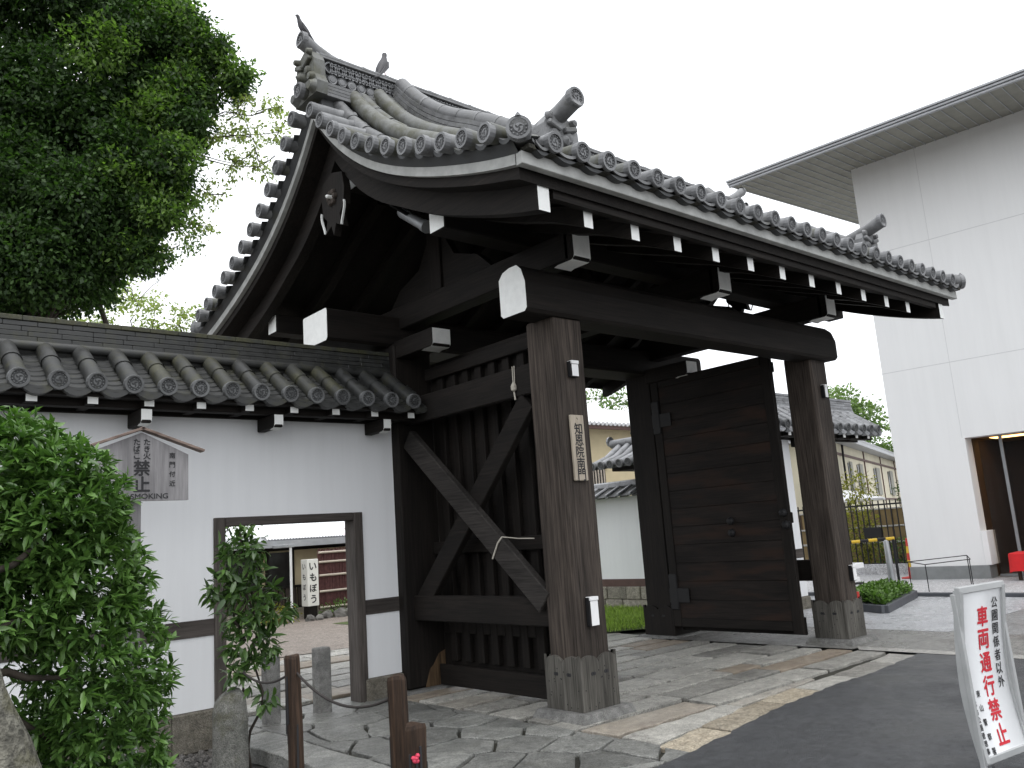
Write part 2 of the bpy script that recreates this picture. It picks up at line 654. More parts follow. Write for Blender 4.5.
def leaf_mesh(name, base, d, L, W, mat, parent=None, fold=0.18, roll_=0.6, simple=False, curl=0.15):
    """base, d: (n,3); one leaf each, lanceolate and folded along the rib"""
    n = len(base)
    d, r, u = frames(d)
    a = rng.normal(0, roll_, (n, 1))
    r, u = r * np.cos(a) + u * np.sin(a), u * np.cos(a) - r * np.sin(a)
    L = np.asarray(L).reshape(-1, 1) * np.ones((n, 1))
    W = np.asarray(W).reshape(-1, 1) * np.ones((n, 1))
    if simple:
        P = [base, base + d * L * .45 + r * W * .5, base + d * L - u * L * curl, base + d * L * .45 - r * W * .5]
        F = [(0, 1, 2, 3)]
    else:
        P = [base,
             base + d * L * .30 + r * W * .42 + u * W * fold, base + d * L * .30 - r * W * .42 + u * W * fold,
             base + d * L * .65 + r * W * .40 + u * W * fold - u * L * curl * .4, base + d * L * .65 - r * W * .40 + u * W * fold - u * L * curl * .4,
             base + d * L - u * L * curl,
             base + d * L * .30, base + d * L * .65 - u * L * curl * .4]
        F = [(0, 6, 2), (0, 1, 6), (6, 7, 4, 2), (6, 1, 3, 7), (7, 5, 4), (7, 3, 5)]
    k = len(P)
    V = np.stack(P, axis=1).reshape(-1, 3)
    org = np.array(ORG.get(parent.name, Vector())) if parent else np.zeros(3)
    V = V - org
    loops, starts, tot = [], [], []
    base_idx = (np.arange(n) * k)[:, None]
    lens = [len(f) for f in F]
    flat_ = np.concatenate([np.array(f) for f in F])
    loops = (base_idx + flat_[None, :]).reshape(-1)
    tot = np.tile(np.array(lens), n)
    starts = np.concatenate([[0], np.cumsum(tot)[:-1]])
    me = bpy.data.meshes.new(name)
    me.vertices.add(len(V))
    me.vertices.foreach_set('co', V.astype(np.float32).ravel())
    me.loops.add(len(loops))
    me.loops.foreach_set('vertex_index', loops.astype(np.int32))
    me.polygons.add(len(tot))
    me.polygons.foreach_set('loop_start', starts.astype(np.int32))
    me.polygons.foreach_set('loop_total', tot.astype(np.int32))
    me.update(calc_edges=True)
    me.validate()
    for mname in ([mat] if isinstance(mat, str) else mat):
        me.materials.append(MATS[mname])
    o = bpy.data.objects.new(name, me)
    COL.objects.link(o)
    if parent:
        o.parent = parent
        ORG[o.name] = Vector(org)
    return o


def ell_points(c, r, n, shell=0.55):
    """points in the outer part of an ellipsoid and their outward directions"""
    q = rng.normal(size=(n, 3))
    q /= np.linalg.norm(q, axis=1, keepdims=True)
    rr = shell + (1 - shell) * rng.random((n, 1)) ** 0.7
    p = np.array(c) + q * rr * np.array(r)
    return p, q


def rosettes(p, q, per, spread=0.9):
    """several leaves round each twig tip"""
    n = len(p)
    q = q + rng.normal(0, .45, q.shape)
    d, r, u = frames(q)
    B, D = [], []
    for k in range(per):
        a = 2 * math.pi * k / per + rng.random((n, 1)) * 1.2
        t = spread * (0.55 + 0.6 * rng.random((n, 1)))
        B.append(p + rng.normal(0, .008, p.shape))
        D.append(d * np.cos(t) + (r * np.cos(a) + u * np.sin(a)) * np.sin(t))
    return np.concatenate(B), np.concatenate(D)


def limb(mb, a, b, r1, r2, mat, wob=0.1, n=6, seg=7):
    a, b = Vector(a), Vector(b)
    L = (b - a).length
    pts = []
    for i in range(seg + 1):
        t = i / seg
        o = Vector((random.uniform(-1, 1), random.uniform(-1, 1), random.uniform(-.5, .5))) * wob * L * .12 * (1 if 0 < i < seg else 0)
        pts.append(a.lerp(b, t) + o)
    mb.tube(pts, [r1 + (r2 - r1) * i / seg for i in range(seg + 1)], mat, n)
    return pts


# ================================================================== GROUND
def sheet(name, poly, z, mat, th=0.0):
    mb = MB()
    if th:
        mb.prism([(x, y, z - th) for x, y in poly], (0, 0, th), mat)
    else:
        mb.add([(x, y, z) for x, y in poly], [tuple(range(len(poly)))], mat)
        n = Vector((0, 0, 0))
    o = mb.build(name)
    bm = bmesh.new()
    bm.from_mesh(o.data)
    bmesh.ops.recalc_face_normals(bm, faces=bm.faces)
    if not th:
        for f in bm.faces:
            if f.normal.z < 0:
                f.normal_flip()
    bm.to_mesh(o.data)
    bm.free()
    return tag(o, kind='structure')


sheet('ground', [(-300, -300), (500, -300), (500, 500), (-300, 500)], -0.14, 'gravel_ground')
sheet('paving_bed', [(3.20, 2.0), (9.7, 2.0), (9.7, 8.6), (14.2, 8.6), (14.2, 14), (9.5, 19), (1, 19), (1, 8.5), (3.20, 8.2)], -0.032, 'joint_earth', th=.12)


def wobble_edge(pts, step=.12, amp=.03):
    out = []
    for (a, b) in zip(pts[:-1], pts[1:]):
        a, b = Vector((*a, 0)), Vector((*b, 0))
        n = max(1, int((b - a).length / step))
        for i in range(n):
            p = a.lerp(b, i / n)
            out.append((p.x + random.uniform(-amp, amp) * .5, p.y + random.uniform(-amp, amp)))
    out.append(pts[-1])
    return out


EDGE = [(2.95, 4.0), (4.57, 4.03), (4.96, 4.05), (5.47, 4.13), (6.17, 4.26), (6.93, 4.35), (7.58, 4.40), (8.4, 4.40), (9.2, 4.46), (9.66, 4.52)]
sheet('asphalt_road', wobble_edge(EDGE, .1, .022) + [(9.66, -40), (2.95, -40)], 0.010, 'asphalt_wet')


def edge_y(x):
    for (a, b) in zip(EDGE[:-1], EDGE[1:]):
        if a[0] <= x <= b[0]:
            return a[1] + (b[1] - a[1]) * (x - a[0]) / (b[0] - a[0])
    return 4.0


def slab(mb, poly, top, mat, th=.05, gap=.021, ch=.010, yk=1.0):
    """one flagstone: worn outline, chamfered top edge, slightly tilted"""
    c = sum((Vector((*p, 0)) for p in poly), Vector()) / len(poly)
    pts = []
    n = len(poly)
    for i in range(n):
        a, b = Vector((*poly[i], 0)), Vector((*poly[(i + 1) % n], 0))
        L = (b - a).length
        k = max(1, int(L / .16))
        for j in range(k):
            t = (j + (.12 if j == 0 else 0)) / k
            p = a.lerp(b, t)
            if j == 0:
                pts.append(a.lerp(b, -0.0) * .9 + (a.lerp(b, min(.5, .035 / max(L, .04)))) * .1)
            else:
                pts.append(p + Vector((random.uniform(-1, 1), random.uniform(-1, 1), 0)) * .022)
    ex = max(.02, max(abs(p.x - c.x) for p in pts))
    ey = max(.02, max(abs(p.y - c.y) for p in pts))
    # inset by the joint width
    def inset(d):
        res = []
        for p in pts:
            v = p - c
            res.append(Vector((c.x + v.x * max(.5, 1 - d / ex), c.y + v.y * max(.5, 1 - d * yk / ey), 0)))
        return res
    tx, ty = random.uniform(-.006, .006), random.uniform(-.006, .006)
    zz = top + random.uniform(-.006, .004)
    A, B = inset(gap), inset(gap + ch)
    zf = lambda p, dz: zz + (p.x - c.x) * tx + (p.y - c.y) * ty + dz
    va = [(p.x, p.y, top - th) for p in A] + [(p.x, p.y, zf(p, -ch * .7)) for p in A] + [(p.x, p.y, zf(p, 0)) for p in B]
    k = len(A)
    fs = []
    for i in range(k):
        j = (i + 1) % k
        fs += [(i, j, k + j, k + i), (k + i, k + j, 2 * k + j, 2 * k + i)]
    fs.append(tuple(range(2 * k, 3 * k)))
    mb.add(va, fs, mat)


# rows of long flagstones through the gate passage
mb = MB()
y = 4.02
while y < 16.5:
    h = random.uniform(.30, .52) if y < 10 else random.uniform(.4, .7)
    x = 5.06
    xe = 9.72
    if y > 8.6:
        x, xe = 2.6 + random.uniform(-.3, .3), 10.3 - max(0, (10.3 - y)) * .2
    while x < xe:
        l = min(random.uniform(.55, 1.45), xe - x)
        if xe - x - l < .3:
            l = xe - x
        y0a, y1a = y, y + h
        ey = edge_y(x + l / 2)
        jx = [random.uniform(-.03, .03) for _ in range(4)]
        bot = lambda q: max(y0a, (edge_y(min(max(q, 2.96), 9.65)) + .33) if y0a < 5.2 else 0)
        p = [(x + jx[0], bot(x) + random.uniform(-.015, .015)), (x + l + jx[1], bot(x + l) + random.uniform(-.015, .015)), (x + l + jx[2], y1a + random.uniform(-.015, .015)), (x + jx[3], y1a + random.uniform(-.015, .015))]
        if y1a - ey - .33 > .14 or y0a > 5.2:
            slab(mb, p, 0.004, 'paving_stone', gap=.022, yk=1.55)
        x += l
    y += h
x = 4.98
while x < 9.5:
    l = min(random.uniform(.5, 1.1), 9.62 - x)
    slab(mb, [(x, edge_y(x) - .05), (x + l, edge_y(x + l) - .05), (x + l, edge_y(x + l) + .32), (x, edge_y(x) + .32)], 0.004, 'edge_stone' if 5.3 < x + l / 2 < 7.7 else 'paving_stone', gap=.018)
    x += l
tag(mb.build('flagstone_paving'), kind='structure')


# irregular crazy paving on the left of the near pillar
def clip(poly, nx, ny, d):
    out = []
    for i in range(len(poly)):
        a, b = poly[i], poly[(i + 1) % len(poly)]
        da, db = a[0] * nx + a[1] * ny - d, b[0] * nx + b[1] * ny - d
        if da <= 0:
            out.append(a)
        if da * db < 0:
            t = da / (da - db)
            out.append((a[0] + (b[0] - a[0]) * t, a[1] + (b[1] - a[1]) * t))
    return out


mb = MB()
seeds = [(random.uniform(3.3, 5.2), random.uniform(4.0, 8.2)) for _ in range(400)]
keep = []
for p in seeds:
    if all((p[0] - q[0]) ** 2 + (p[1] - q[1]) ** 2 > .36 ** 2 for q in keep):
        keep.append(p)
for i, p in enumerate(keep):
    cell = [(3.52, 4.04), (5.06, 4.06), (5.06, 8.62), (3.52, 8.62)]
    for j, q in enumerate(keep):
        if i != j and (p[0] - q[0]) ** 2 + (p[1] - q[1]) ** 2 < 2.5:
            nx, ny = q[0] - p[0], q[1] - p[1]
            d = (q[0] ** 2 + q[1] ** 2 - p[0] ** 2 - p[1] ** 2) / 2
            cell = clip(cell, nx, ny, d)
            if len(cell) < 3:
                break
    if len(cell) >= 3:
        ar = abs(sum(cell[k][0] * cell[(k + 1) % len(cell)][1] - cell[(k + 1) % len(cell)][0] * cell[k][1] for k in range(len(cell)))) / 2
        if ar > .02:
            slab(mb, cell, 0.002, 'crazy_stone', gap=.017, ch=.009)
# the long kerb stones that step down to the gravel
y = 4.05
while y < 7.4:
    l = random.uniform(.8, 1.3)
    slab(mb, [(3.14, y), (3.52, y), (3.52, y + l), (3.14, y + l)], 0.004, 'crazy_stone', th=.13, gap=.006)
    y += l
slab(mb, [(3.14, y), (3.52, y), (3.52, 8.1), (3.14, 8.1)], 0.004, 'crazy_stone', th=.13, gap=.006)
tag(mb.build('crazy_paving'), kind='structure')

# forecourt on the right
sheet('kerb_strip', [(9.67, -40), (9.90, -40), (9.90, 5.35), (9.67, 5.2)], 0.013, 'kerb_pale')
sheet('aggregate_apron', [(9.90, -40), (11.42, -40), (11.42, 8.2), (9.72, 8.2), (9.72, 5.3), (9.90, 5.3)], 0.006, 'aggregate')
sheet('grey_forecourt', [(11.42, -40), (40, -40), (40, 4.9), (11.42, 4.9)], 0.006, 'grey_court')
sheet('pale_slab_path', [(11.42, 4.9), (15.9, 4.9), (15.9, 12), (11.42, 12)], 0.008, 'pale_slab')
sheet('forecourt', [(15.9, 4.9), (40, 4.9), (40, 30), (15.9, 30)], 0.07, 'pale_court', th=.12)
mb = MB()
mb.box((15.78, 4.6, 0.006), (15.9, 9.5, 0.075), 'kerb_dark', .01)
tag(mb.build('forecourt_kerb'), kind='structure')
mb = MB()
mb.box((15.8, -3.0, 0.006), (15.9, 4.58, 0.05), 'red_paint', .01)
tag(mb.build('red_kerb'), kind='structure')
sheet('brown_path', [(3, 13.2), (14, 11.6), (14, 40), (-5, 40), (-5, 14.4)], 0.012, 'brown_paving')

# loose gravel on the lower ground beside the step
n = 2600
pp = np.column_stack([rng.uniform(1.2, 3.12, n), rng.uniform(5.2, 8.15, n)])
mb = MB()
for (x, y) in pp:
    r = random.uniform(.012, .034)
    a = random.uniform(0, 6.28)
    vs = []
    for k in range(5):
        t = a + k * 1.2566
        rr = r * random.uniform(.75, 1.15)
        vs.append((x + math.cos(t) * rr, y + math.sin(t) * rr, -.142))
    zt = -.14 + r * random.uniform(.5, .9)
    vs2 = [(x + (q[0] - x) * .6, y + (q[1] - y) * .6, zt + random.uniform(-.004, .004)) for q in vs]
    mb.add(vs + vs2, [(k, (k + 1) % 5, 5 + (k + 1) % 5, 5 + k) for k in range(5)] + [(5, 6, 7, 8, 9)], 'pebble')
tag(mb.build('gravel'), 'dark loose gravel on the lower ground in front of the white wall', None, None, 'stuff')

# lawn beyond the gate
sheet('lawn', [(9.35, 9.85), (9.9, 9.50), (10.5, 9.12), (11.3, 8.75), (12.9, 8.75), (12.9, 17), (9.2, 17)], 0.02, 'lawn_soil')
n = 16000
gx = rng.uniform(9.3, 12.9, n)
gy = rng.uniform(8.8, 16, n)
ok = gy > 9.50 - (gx - 9.85) * .62 - .02
B = np.column_stack([gx, gy, np.full(n, .02)])[ok]
D = np.column_stack([rng.normal(0, .35, len(B)), rng.normal(0, .35, len(B)), np.ones(len(B))])
tag(leaf_mesh('grass', B, D, rng.uniform(.05, .13, len(B)), .02, 'grass_blade', simple=True), 'bright green grass strip beyond the gate below the white wall', None, None, 'stuff')

# ================================================================== GATE
GX0, GX1 = 3.98, 11.77          # verge planes
RY = 7.42                        # ridge line
HD = 3.14                        # half depth to the eave strip
PROF = [(0, 6.09), (.12, 5.94), (.25, 5.79), (.55, 5.50), (.9, 5.22), (1.3, 4.97), (1.97, 4.68), (2.65, 4.44), (3.1, 4.335), (3.3, 4.295)]


def SZ(d):
    d = abs(d)
    for (a, b) in zip(PROF[:-1], PROF[1:]):
        if d <= b[0]:
            return a[1] + (b[1] - a[1]) * (d - a[0]) / (b[0] - a[0])
    return PROF[-1][1] - (d - 3.3) * .2


_pd = np.array([p[0] for p in PROF])
_pz = np.array([p[1] for p in PROF])
_c = np.polyfit(_pd, _pz, 5)


def SZ(d):                       # smooth version
    return float(np.polyval(_c, abs(d)))


def sst(t):
    t = max(0.0, min(1.0, t))
    return t * t * (3 - 2 * t)


def lift(x, d):                  # the tiled surface swells up inside the verges and comes down again to the eave
    d = abs(d)
    return .34 * sst(min(x - 3.95, 11.8 - x) / .85) * (1 - sst((d - 1.3) / 1.8))


def ZR(x, d):
    return SZ(d) + lift(x, d)


gate = thing('temple_gate', 'large dark timber temple gate with grey tiled curved gable roof and open doors', 'gate', (7.87, 7.0, 0))

# --- pillars with boarded shoes on stone footings
def pillar(x0, x1, y0, y1, top, zmat, shoe=True, foot=0.06, shoe_h=.46, grow=.035, taper=0.0):
    mb = MB()
    mb.box((x0, y0, foot), (x1, y1, top), zmat, .022)
    # long drying cracks as thin recessed strips
    p = mb.build('pillar', gate)
    if shoe:
        sb = MB()
        g_ = grow
        for side in ('f', 'l', 'r', 'b'):
            L = (x1 - x0) if side in 'fb' else (y1 - y0)
            n = 24
            prof = []
            for i in range(n + 1):
                t = i / n
                s3 = abs(math.sin(t * math.pi * 2)) ** .6
                hh = shoe_h * (0.86 + .14 * s3) if .02 < t < .98 else shoe_h * 1.02
                prof.append((t * (L + 2 * g_) - g_, foot + hh))
            poly2 = [(-g_, foot)] + [(L + g_, foot)] + prof[::-1]
            e = .003
            if side == 'f':
                sb.prism([(x0 + a, y0 - g_, z) for a, z in poly2], (0, g_ - e, 0), 'shoe_timber' if zmat[0] == 'w' else zmat)
            elif side == 'b':
                sb.prism([(x0 + a, y1 + e, z) for a, z in poly2], (0, g_ - e, 0), 'shoe_timber' if zmat[0] == 'w' else zmat)
            elif side == 'l':
                poly2 = [(min(max(a, 0), L), z) for a, z in poly2]
                sb.prism([(x0 - g_, y0 + a, z) for a, z in poly2], (g_ - e, 0, 0), 'shoe_timber' if zmat[0] == 'w' else zmat)
            else:
                poly2 = [(min(max(a, 0), L), z) for a, z in poly2]
                sb.prism([(x1 + e, y0 + a, z) for a, z in poly2], (g_ - e, 0, 0), 'shoe_timber' if zmat[0] == 'w' else zmat)
        # heart-shaped holes and nails
        for t in (.3, .72):
            cx, cy = x0 + (x1 - x0) * t, y0 + (y1 - y0) * t
            for sx in (-.012, .012):
                sb.lathe((cx + sx, y0 - g_ - .002, foot + shoe_h * .66), (0, -1, 0), [(.001, .001), (.016, .001), (.016, -.004)], 'ink', 10)
                sb.lathe((x0 - g_ - .002, cy + sx, foot + shoe_h * .66), (-1, 0, 0), [(.001, .001), (.016, .001), (.016, -.004)], 'ink', 10)
        for _ in range(14):
            a, z = random.random(), random.uniform(.06, .8)
            sb.lathe((x0 + (x1 - x0) * a, y0 - g_ - .001, foot + shoe_h * z), (0, -1, 0), [(.001, .002), (.006, .001), (.006, -.002)], 'black_iron', 6)
            sb.lathe((x0 - g_ - .001, y0 + (y1 - y0) * a, foot + shoe_h * z), (-1, 0, 0), [(.001, .002), (.006, .001), (.006, -.002)], 'black_iron', 6)
        sb.build('pillar_shoe', p)
    fb = MB()
    e = grow + .07
    b0, b1 = e, e + .035
    lo = [(x0 - b1, y0 - b1, -.01), (x1 + b1, y0 - b1, -.01), (x1 + b1, y1 + b1, -.01), (x0 - b1, y1 + b1, -.01)]
    hi = [(x0 - b0, y0 - b0, foot - .002), (x1 + b0, y0 - b0, foot - .002), (x1 + b0, y1 + b0, foot - .002), (x0 - b0, y1 + b0, foot - .002)]
    fb.add(lo + hi, [(0, 1, 5, 4), (1, 2, 6, 5), (2, 3, 7, 6), (3, 0, 4, 7), (4, 5, 6, 7)], 'granite')
    fb.build('footing_stone', p)
    return p


P1 = pillar(5.345, 5.735, 5.46, 5.85, 3.62, 'weathered_timber_z', foot=.07)
P2 = pillar(10.05, 10.44, 5.53, 5.92, 3.68, 'weathered_timber_z', foot=.07, grow=.03)
P3 = pillar(5.28, 5.81, 8.08, 8.60, 3.92, 'old_timber_z', shoe=False, foot=.03)
P4 = pillar(9.90, 10.40, 8.11, 8.60, 3.92, 'old_timber_z', foot=.03, shoe_h=.42)
mb = MB()          # bare stained timber at the foot of the main pillar
mb.prism([(5.50, 8.076, .032), (5.806, 8.076, .032), (5.806, 8.076, .41), (5.70, 8.076, .37), (5.62, 8.076, .26), (5.57, 8.076, .22)], (0, .003, 0), 'stained_timber')
mb.build('stained_board', P3)

# --- the great crossbeam over the front pillars
mb = MB()
def octbeam(mb, x0, x1, y0, y1, z0, z1, c, mat, endmat, capl=True, capr=True):
    p = [(y0 + .03, z0), (y1 - .03, z0), (y1, z0 + .03), (y1, z1 - c * .7), (y1 - c * .5, z1 - c * .2), (y1 - c * 1.3, z1), (y0 + c * .85, z1), (y0 + c * .35, z1 - c * .45), (y0, z1 - c * 1.5), (y0, z0 + .03)]
    n = len(p)
    R_ = .07
    ring = [[(x, a, b) for a, b in p] for x in (x0, x1)]
    mb.add(ring[0] + ring[1], [(i, (i + 1) % n, n + (i + 1) % n, n + i) for i in range(n)], mat)
    mb.prism([(x0, a, b) for a, b in p], (-.004, 0, 0), endmat)
    # rounded right end
    cy, cz = (y0 + y1) / 2, (z0 + z1) / 2
    prev = ring[1]
    for k, (dx, s_) in enumerate(((.05, .96), (.09, .88), (.115, .76))):
        r2 = [(x1 + dx, cy + (a - cy) * s_, cz + (b - cz) * s_) for a, b in p]
        mb.add(prev + r2, [(i, (i + 1) % n, n + (i + 1) % n, n + i) for i in range(n)], mat)
        prev = r2
    mb.add(prev, [tuple(range(n))], mat)
octbeam(mb, 4.98, 10.50, 5.40, 5.76, 3.605, 4.06, .12, 'old_timber_x', 'white_paint')
mb.build('crossbeam', gate)
mb = MB()
octbeam(mb, 4.46, 11.25, 8.14, 8.70, 3.90, 4.27, .02, 'old_timber_x', 'white_paint')
mb.build('main_lintel', gate)

# --- transverse beams with white-tipped noses
def tipbox(mb, x0, x1, y0, y1, z0, z1, mat, tip=.26):
    """a beam along y whose near end is white on the face and the first stretch of the underside, with a rounded toe"""
    mb.box((x0, y0, z0), (x1, y1, z1), mat, .008)
    e = .004
    n = 6
    prof = [(y0 - e, z1 - .01)]
    r = .05
    for i in range(n + 1):
        a = math.pi / 2 * i / n
        prof.append((y0 - e + r - r * math.cos(a), z0 - e + r - r * math.sin(a)))
    prof.append((y0 + tip - .05, z0 - e))
    prof.append((y0 + tip, z0 - e - .012))
    vs = [(x0 - .002, a, b) for a, b in prof] + [(x1 + .002, a, b) for a, b in prof]
    k = len(prof)
    mb.add(vs, [(i, k + i, k + i + 1, i + 1) for i in range(k - 1)], 'white_paint', True)


for xc in (5.53, 7.80, 10.12):
    mb = MB()
    mb.box((xc - .11, 5.25, 4.12), (xc + .11, 9.235, 4.40), 'old_timber_y', .01)
    tipbox(mb, xc - .11, xc + .11, 5.18, 5.30, 4.105, 4.39, 'old_timber_y', .27)
    mb.build('transverse_beam', gate)
for xc in (5.43, 9.94):
    mb = MB()
    tipbox(mb, xc - .12, xc + .12, 7.33, 8.12, 3.74, 3.95, 'old_timber_y', .22)
    mb.build('bracket_nose', gate)
# purlins
def purlin(y0, y1, z0, z1, xa, xb):
    mb = MB()
    mb.box((xa, y0, z0), (xb, y1, z1), 'old_timber_x', .01)
    mb.box((xa - .004, y0 + .012, z0 + .012), (xa - .001, y1 - .012, z1 - .012), 'white_paint')
    mb.build('purlin', gate)
purlin(5.76, 6.00, 4.40, 4.62, 4.38, 11.6)
purlin(9.24, 9.47, 4.235, 4.46, 4.38, 11.6)
purlin(7.29, 7.55, 5.42, 5.68, 4.45, 11.3)
for xc in (5.53, 7.8, 10.12):
    mb = MB()
    mb.box((xc - .09, 7.3, 4.40), (xc + .09, 7.54, 5.42), 'old_timber_z', .01)
    for sgn in (-1, 1):
        mb.prism([(xc - .05, 7.42 + sgn * .12, 4.402), (xc - .05, 7.42 + sgn * 1.0, 4.402), (xc - .05, 7.42 + sgn * .75, 4.62), (xc - .05, 7.42 + sgn * .35, 4.75), (xc - .05, 7.42 + sgn * .12, 5.1)], (.1, 0, 0), 'old_timber_y')
    mb.build('king_post', gate)

# --- roof deck, eave boards and verge strips
def deckmesh():
    mb = MB()
    ds = [HD * (i / 18) for i in range(19)]
    for sg in (-1, 1):
        for (x0, x1, top, bot, mat) in ((GX0 + .05, GX1 - .05, .10, -.09, 'old_timber_y'),):
            vs = []
            for d in ds:
                y = RY + sg * min(d, HD - .06)
                for x in (x0, x1):
                    vs.append((x, y, SZ(d) + bot))
                    vs.append((x, y, SZ(d) + top))
            fs = []
            for i in range(len(ds) - 1):
                a, b = 4 * i, 4 * (i + 1)
                fs += [(a, b, b + 2, a + 2), (a + 1, a + 3, b + 3, b + 1), (a, a + 1, b + 1, b), (a + 2, b + 2, b + 3, a + 3)]
            e = 4 * (len(ds) - 1)
            fs.append((e, e + 1, e + 3, e + 2))
            mb.add(vs, fs, mat)
    return mb
deckmesh().build('roof_deck', gate)
mb = MB()
for sg in (-1, 1):
    mb = MB()
    yo = RY + sg * HD
    mb.box((GX0, yo - .035, SZ(HD) - .005), (GX1, yo + .035, SZ(HD) + .095), 'verge_paint', .004)
    mb.build('eave_strip', gate)
    mb = MB()
    mb.box((GX0 + .42, yo - sg * .12 - .03, SZ(HD) - .15), (GX1 - .42, yo - sg * .12 + .03, SZ(HD) - .008), 'old_timber_x')
    mb.build('eave_board', gate)
for gx, sx in ((GX0, 1), (GX1, -1)):
    for sg in (-1, 1):
        mb = MB()
        ds = [(HD - .04) * (i / 24) for i in range(25)]
        low = [(RY + sg * d, SZ(d)) for d in ds]
        hi = [(RY + sg * d, SZ(d) + .085 + .03 * max(0, 1 - d / .4)) for d in ds]
        vs = [(gx, y, z) for y, z in low] + [(gx, y, z) for y, z in hi] + [(gx + sx * .05, y, z) for y, z in low] + [(gx + sx * .05, y, z) for y, z in hi]
        n = len(ds)
        fs = []
        for i in range(n - 1):
            fs += [(i, i + 1, n + i + 1, n + i), (2 * n + i, 3 * n + i, 3 * n + i + 1, 2 * n + i + 1), (i, 2 * n + i, 2 * n + i + 1, i + 1), (n + i, n + i + 1, 3 * n + i + 1, 3 * n + i)]
        mb.add(vs, fs, 'verge_paint')
        mb.build('verge_strip', gate)
        # bargeboard
        mb = MB()
        ds = [3.06 * (i / 24) for i in range(25)]
        x0, x1 = (gx + sx * .24), (gx + sx * .36)
        lowz = lambda d: SZ(d) - (.30 + .05 * math.cos(min(1, d / 1.2) * math.pi / 2) * 2.2)
        lo = [(RY + sg * d, lowz(d)) for d in ds]
        hi = [(RY + sg * d, SZ(d) - .165) if False else (RY + sg * d, SZ(d) - .01) for d in ds]
        vs = [(x0, y, z) for y, z in lo] + [(x0, y, z) for y, z in hi] + [(x1, y, z) for y, z in lo] + [(x1, y, z) for y, z in hi]
        n = len(ds)
        fs = []
        for i in range(n - 1):
            fs += [(i, i + 1, n + i + 1, n + i), (2 * n + i, 3 * n + i, 3 * n + i + 1, 2 * n + i + 1), (i, 2 * n + i, 2 * n + i + 1, i + 1)]
        mb.add(vs, fs, 'old_timber_y')
        e = n - 1
        ye = RY + sg * (3.06 + .004)
        mb.add([(x0, ye, lo[e][1]), (x1, ye, lo[e][1]), (x1, ye, hi[e][1] - .03), (x0, ye, hi[e][1] - .03)], [(0, 1, 2, 3)], 'white_paint')
        mb.build('bargeboard', gate)

# rafters, one by one
def rafter_mesh():
    mb = MB()
    n = 18
    d0, d1 = 2.97, .12
    ds = [d0 + (d1 - d0) * i / n for i in range(n + 1)]
    vs = []
    for d in ds:
        y, z = RY - d, min(SZ(d) - .10, 4.185 + (2.97 - d) * .46)
        for x in (-.052, .052):
            vs += [(x, y, z - .14), (x, y, z)]
    fs = []
    for i in range(n):
        a, b = 4 * i, 4 * i + 4
        fs += [(a, b, b + 2, a + 2), (a + 1, a + 3, b + 3, b + 1), (a, a + 1, b + 1, b), (a + 2, b + 2, b + 3, a + 3)]
    mb.add(vs, fs, 'old_timber_y')
    e = .003
    q = [Vector(v) + Vector((0, -e, 0)) for v in vs[:4]]
    mb.add([q[0], q[2], q[3], q[1]], [(0, 1, 2, 3)], 'white_paint')
    return mb
rb = rafter_mesh()
r_ = rb.build('rafter')
r_.parent = gate
r_.location = Vector((4.86, 0, 0)) - ORG[gate.name]
xs = [4.86 + .582 * k for k in range(11)]
for x in xs[1:]:
    c = r_.copy(); COL.objects.link(c); c.parent = gate; c.location = Vector((x, 0, 0)) - ORG[gate.name]
for x in xs:
    c = r_.copy(); COL.objects.link(c); c.parent = gate
    c.location = Vector((x, 2 * RY, 0)) - ORG[gate.name]; c.rotation_euler = (0, 0, math.pi)

# gable pendant with six-leaf boss
for gx, sx in ((GX0 + .20, 1), (GX1 - .20, -1)):
    mb = MB()
    pts = [(.0, .36), (.20, .30), (.24, .12), (.22, -.05), (.13, -.14), (.17, -.28), (.05, -.22), (0, -.34)]
    poly = [(gx, RY + a, 5.17 + b) for a, b in pts] + [(gx, RY - a, 5.17 + b) for a, b in pts[-2:0:-1]]
    mb.prism(poly, (sx * .08, 0, 0), 'old_timber_z')
    for sg in (-1, 1):
        ppath = [(gx - sx * .003, RY + sg * (.175 + .05 * math.cos(t) - .03 * math.sin(2 * t)), 5.03 - .145 * math.sin(t)) for t in [-.9 + .26 * k for k in range(9)]]
        for a, b in zip(ppath[:-1], ppath[1:]):
            mb.bar(a, b, .012, .022, 'white_paint', upv=(1, 0, 0))
    for k in range(6):
        a = k * math.pi / 3
        mb.lathe((gx - sx * .01, RY + math.cos(a) * .06, 5.25 + math.sin(a) * .06), (-sx, 0, 0), [(.001, .03), (.028, .02), (.036, 0), (.036, -.02)], 'weathered_timber_z', 8, True)
    mb.lathe((gx - sx * .01, RY, 5.25), (-sx, 0, 0), [(.001, .08), (.02, .06), (.024, 0), (.024, -.02)], 'white_paint', 8, True)
    mb.build('gable_pendant', gate)


